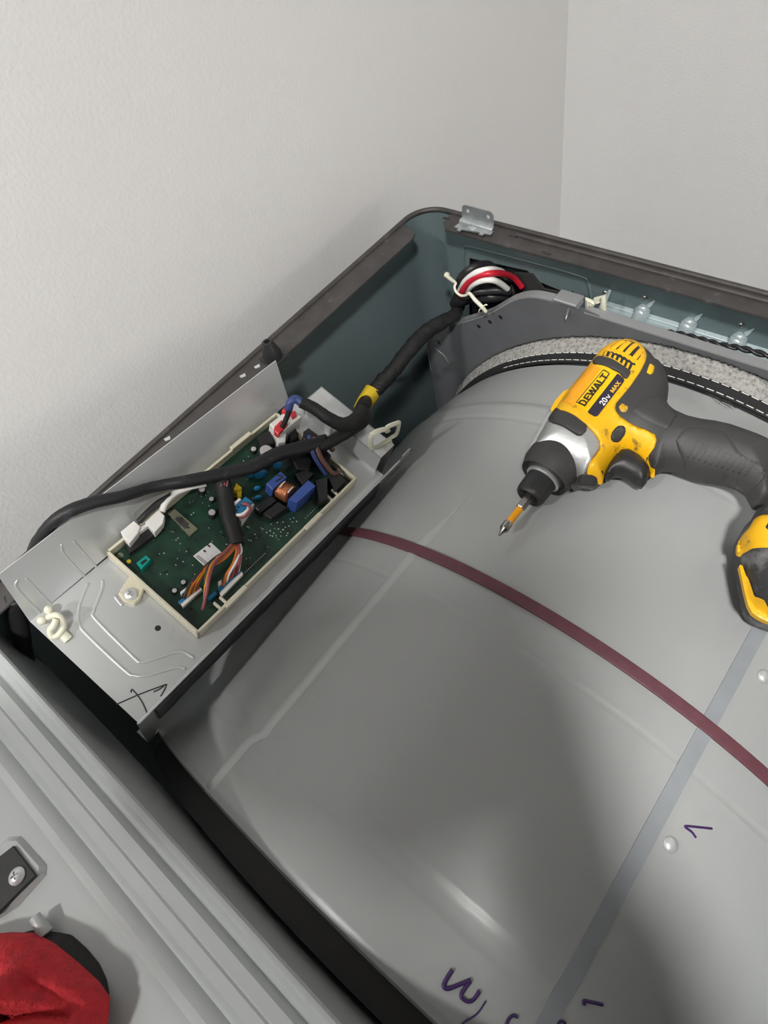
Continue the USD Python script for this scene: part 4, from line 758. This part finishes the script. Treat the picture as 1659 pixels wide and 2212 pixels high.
patch(dv, 'bumper_tongue', k7([(700, 1440), (770, 1380), (850, 1362), (930, 1378), (962, 1410), (958, 1465), (920, 1490), (800, 1476), (745, 1500)]), .0016, DBLK)
uT = np.linalg.norm(TIP-REAR)
ub = ax_at(*k7([(265, 1655)])[0]); uy = ax_at(*k7([(165, 1780)])[0])
bt = thing('screwdriver_bit', 'steel cross-point screwdriver bit with a yellow sleeve held in the driver', 'driver bit', dw(u3, 0))
part(bt, 'hex_shank', lathe([(u3-.006, .0037), (ub-.001, .0037), (ub, .0030)], dw(0, v0), U, 6), STEEL)
part(bt, 'sleeve', lathe([(ub-.0005, .0026), (uy, .0026)], dw(0, v0), U, 20), DORG)
tipm = tm(*lathe([(uy-.0005, .0028), (uy+.001, .0034), (uy+.006, .0034), (uT-.004, .0018), (uT, .0006)], dw(0, v0), U, 24))
for k in range(4):
    a = math.radians(45+90*k); dd = Vv*math.cos(a)+Wv*math.sin(a)
    cut = tube([dw(uy+.003, 0)+dd*.0052, dw(uT+.002, 0)+dd*.0014], .0017, 10, smooth=False); tipm = tipm-tm(*cut)
part(bt, 'cross_tip', tipm, STEEL, 25)
# battery pack slid under the foot
BB = [dl(*p, .004) for p in k8([(1345, 1075), (1418, 1068), (1600, 1050)])]+[dl(*p, -.004) for p in k8([(1600, 2060), (1400, 1990), (1340, 1962), (1280, 1922), (1240, 1850), (1210, 1720), (1185, 1600), (1165, 1500), (1150, 1400), (1152, 1330), (1182, 1260), (1242, 1200), (1292, 1110)])]
S_keep, RB_keep = S, RB
S = Polygon(BB).buffer(0).buffer(.001); RB = .031
HW0 = HW
def HW(P):
    P = np.atleast_2d(P); d = shapely.distance(S.exterior, shapely.points(P)); d = np.where(shapely.contains_xy(S, P[:, 0], P[:, 1]), d, 0)
    s = np.clip(d/.016, 0, 1); return .031*(.30+.70*np.sqrt(np.maximum(1-(1-s)**2, 0)))
P, F, bs = fill(S, .002); h = HW(P); bat = part(dv, 'battery_pack', closed(P, F, len(bs), h, -h), BATD, 40, 'dusty black and yellow battery pack')
base_of[bat] = base_of[dv]
patch(bat, 'battery_cap', k8([(1342, 1082), (1418, 1075), (1590, 1060), (1590, 1380), (1418, 1358), (1300, 1362), (1250, 1372), (1200, 1402), (1155, 1400), (1156, 1332), (1186, 1262), (1246, 1202), (1295, 1115)]), .0012, DYEL)
patch(bat, 'battery_cap', k8([(1168, 1505), (1195, 1498), (1232, 1600), (1292, 1780), (1418, 1880), (1590, 1920), (1590, 2045), (1400, 1982), (1342, 1955), (1284, 1916), (1246, 1846), (1214, 1718), (1190, 1600)]), .0012, DYEL)
patch(bat, 'release_slot', k8([(1375, 1190), (1418, 1130), (1500, 1110), (1500, 1240), (1418, 1238)]), .0016, DDRK)
S, RB = S_keep, RB_keep

# ---------------------------------------------------------------- the photographer, standing in front of the dryer
SKIN = mat('skin', (.50, .30, .22), .5); JACKET = mat('work_jacket', (.035, .04, .05), .85, bump=.0006, bscale=350.); JEANS = mat('jeans', (.05, .07, .12), .85); HAIR = mat('hair', (.03, .022, .018), .6); SHOE = mat('shoe', (.02, .02, .02), .5)
def bones(L, ref=.012, it=8):
    m = None
    for a, ra, b, rb_ in L:
        h = m3.Manifold.hull_points(np.vstack([geo(trimesh.creation.icosphere(2, r))[0]+np.asarray(p) for p, r in ((a, ra), (b, rb_))]).astype(np.float32))
        m = h if m is None else m+h
    t = trimesh.Trimesh(*geo(m.refine_to_length(ref))); t.merge_vertices(); trimesh.smoothing.filter_taubin(t, iterations=it); return t
hd = np.array([.525, -.71, .612]); nk = np.array([.495, -.825, .535])
PH = CAM-R[2]*.0055+R[1]*.055-R[0]*.022                  # centre of the phone, its lens at the camera
shR, shL = np.array([.62, -.755, .50]), np.array([.295, -.82, .43]); elR, elL = np.array([.735, -.75, .235]), np.array([.20, -.735, .26])
wrR, wrL = PH+R[0]*.058+R[1]*.075-R[2]*.03, PH-R[0]*.060+R[1]*.085-R[2]*.03
pe = np.array([.385, -1.02, .0]); hipR, hipL = pe+[.095, 0, -.02], pe-[.095, 0, .02]
knR, knL = np.array([.50, -.95, -.46]), np.array([.28, -.96, -.46]); anR, anL = np.array([.505, -1.05, -.87]), np.array([.275, -1.06, -.87])
pn = thing('person', 'person in a dark work jacket leaning over the dryer with a phone', 'person', (.39, -1.05, ZF))
fd = np.array([0., .42, -.9075]); fu = np.array([0., .9075, .42])      # face direction and head up
def hand(wr, s):                                         # s = +1 right hand, -1 left: palm beside the phone, fingers behind it
    L = []; pal = wr+R[2]*.012-R[1]*.052-R[0]*.012*s
    L.append((wr, .024, pal, .026))
    for k, (dn, ln) in enumerate(((-.026, .070), (-.008, .076), (.010, .072), (.026, .058))):
        a = pal+R[1]*dn+R[2]*.010; b = a-R[0]*s*ln*.35+R[2]*.022; c = b-R[0]*s*ln*.4+R[2]*.004; L += [(a, .0105, b, .0095), (b, .0095, c, .0082)]
    t0_ = pal-R[1]*.02-R[2]*.012; t1_ = t0_-R[1]*.028-R[0]*s*.014-R[2]*.012; L += [(pal, .016, t0_, .0125), (t0_, .0125, t1_, .011), (t1_, .011, t1_-R[0]*s*.026-R[1]*.008, .0095)]
    return L
body = [(hd-fu*.02, .082, hd+fu*.035-fd*.015, .088), (hd-fu*.055+fd*.035, .05, hd+fd*.02, .07), (hd+fd*.082-fu*.004, .011, hd+fd*.096-fu*.022, .013), (hd-fd*.03-fu*.06, .055, nk, .06), (nk, .06, nk-[0, .06, .08], .075)]
body += [(hd+np.array([sx*.078, 0, 0])-fd*.012+fu*.012, .016, hd+np.array([sx*.080, 0, 0])-fd*.006-fu*.022, .012) for sx in (-1, 1)]
body += [(nk-[0, .06, .08], .09, pe+[0, 0, .1], .10), (pe, .1, hipR, .08), (pe, .1, hipL, .08)]
for sh_, el, wr, s in ((shR, elR, wrR, 1), (shL, elL, wrL, -1)):
    body += [(nk-[0, .06, .08], .08, sh_, .05), (sh_, .045, el, .036), (el, .036, wr, .024)]+hand(wr, s)
for hp, kn_, an in ((hipR, knR, anR), (hipL, knL, anL)): body += [(hp, .078, kn_, .05), (kn_, .05, an, .036), (an-[0, 0, .02], .03, an+[0, .11, -.05], .022)]
part(pn, 'body', bones(body, .006, 6), SKIN, True)
jk = [(nk-[0, .02, .0], .088, shR, .07), (nk-[0, .02, .0], .088, shL, .07), (nk-[0, .03, .05], .082, nk-[0, .07, .10], .105), (nk-[0, .07, .10], .125, pe+[0, .01, .12], .128), (pe+[0, .01, .12], .13, pe+[0, 0, .02], .135), (nk-[0, .06, .09], .10, shR, .068), (nk-[0, .06, .09], .10, shL, .068)]
for sh_, el, wr in ((shR, elR, wrR), (shL, elL, wrL)): jk += [(sh_, .066, el, .052), (el, .052, wr+(el-wr)*.16, .034)]
part(pn, 'jacket', bones(jk, .012, 8), JACKET, True)
part(pn, 'trousers', bones([(pe-[0, 0, .0], .122, hipR, .10), (pe, .122, hipL, .10)]+[q for hp, kn_, an in ((hipR, knR, anR), (hipL, knL, anL)) for q in ((hp, .098, kn_, .068), (kn_, .068, an+[0, 0, .03], .055))], .014, 8), JEANS, True)
for an in (anR, anL): part(pn, 'shoe', bones([(an-[0, .02, .035], .042, an+[0, .03, -.04], .038), (an+[0, .03, -.04], .038, an+[0, .15, -.05], .028)], .01, 5), SHOE, True)
part(pn, 'hair', bones([(hd+fu*.052-fd*.028, .082, hd+fu*.01-fd*.05, .078), (hd+fu*.055, .08, hd+fu*.06+fd*.02, .07)], .01, 5), HAIR, True)
for sx in (-1, 1): part(pn, 'eye', trimesh.creation.icosphere(2, .0115).apply_translation(hd+np.array([sx*.031, 0, 0])+fd*.078+fu*.012), WHITE, True)
part(pn, 'mouth', tube([hd+np.array([x, 0, 0])+fd*.083-fu*(.048+abs(x)*.05) for x in (-.022, 0, .022)], .0045, 8), REDP, True)
ph = thing('smartphone', 'black smartphone held in both hands by the person', 'phone', PH)
part(ph, 'case', cbox(PH, (.074, .155, .008), .003, R), BLACK); part(ph, 'screen', cbox(PH-R[2]*.0042, (.068, .146, .0006), .0002, R), DDRK)
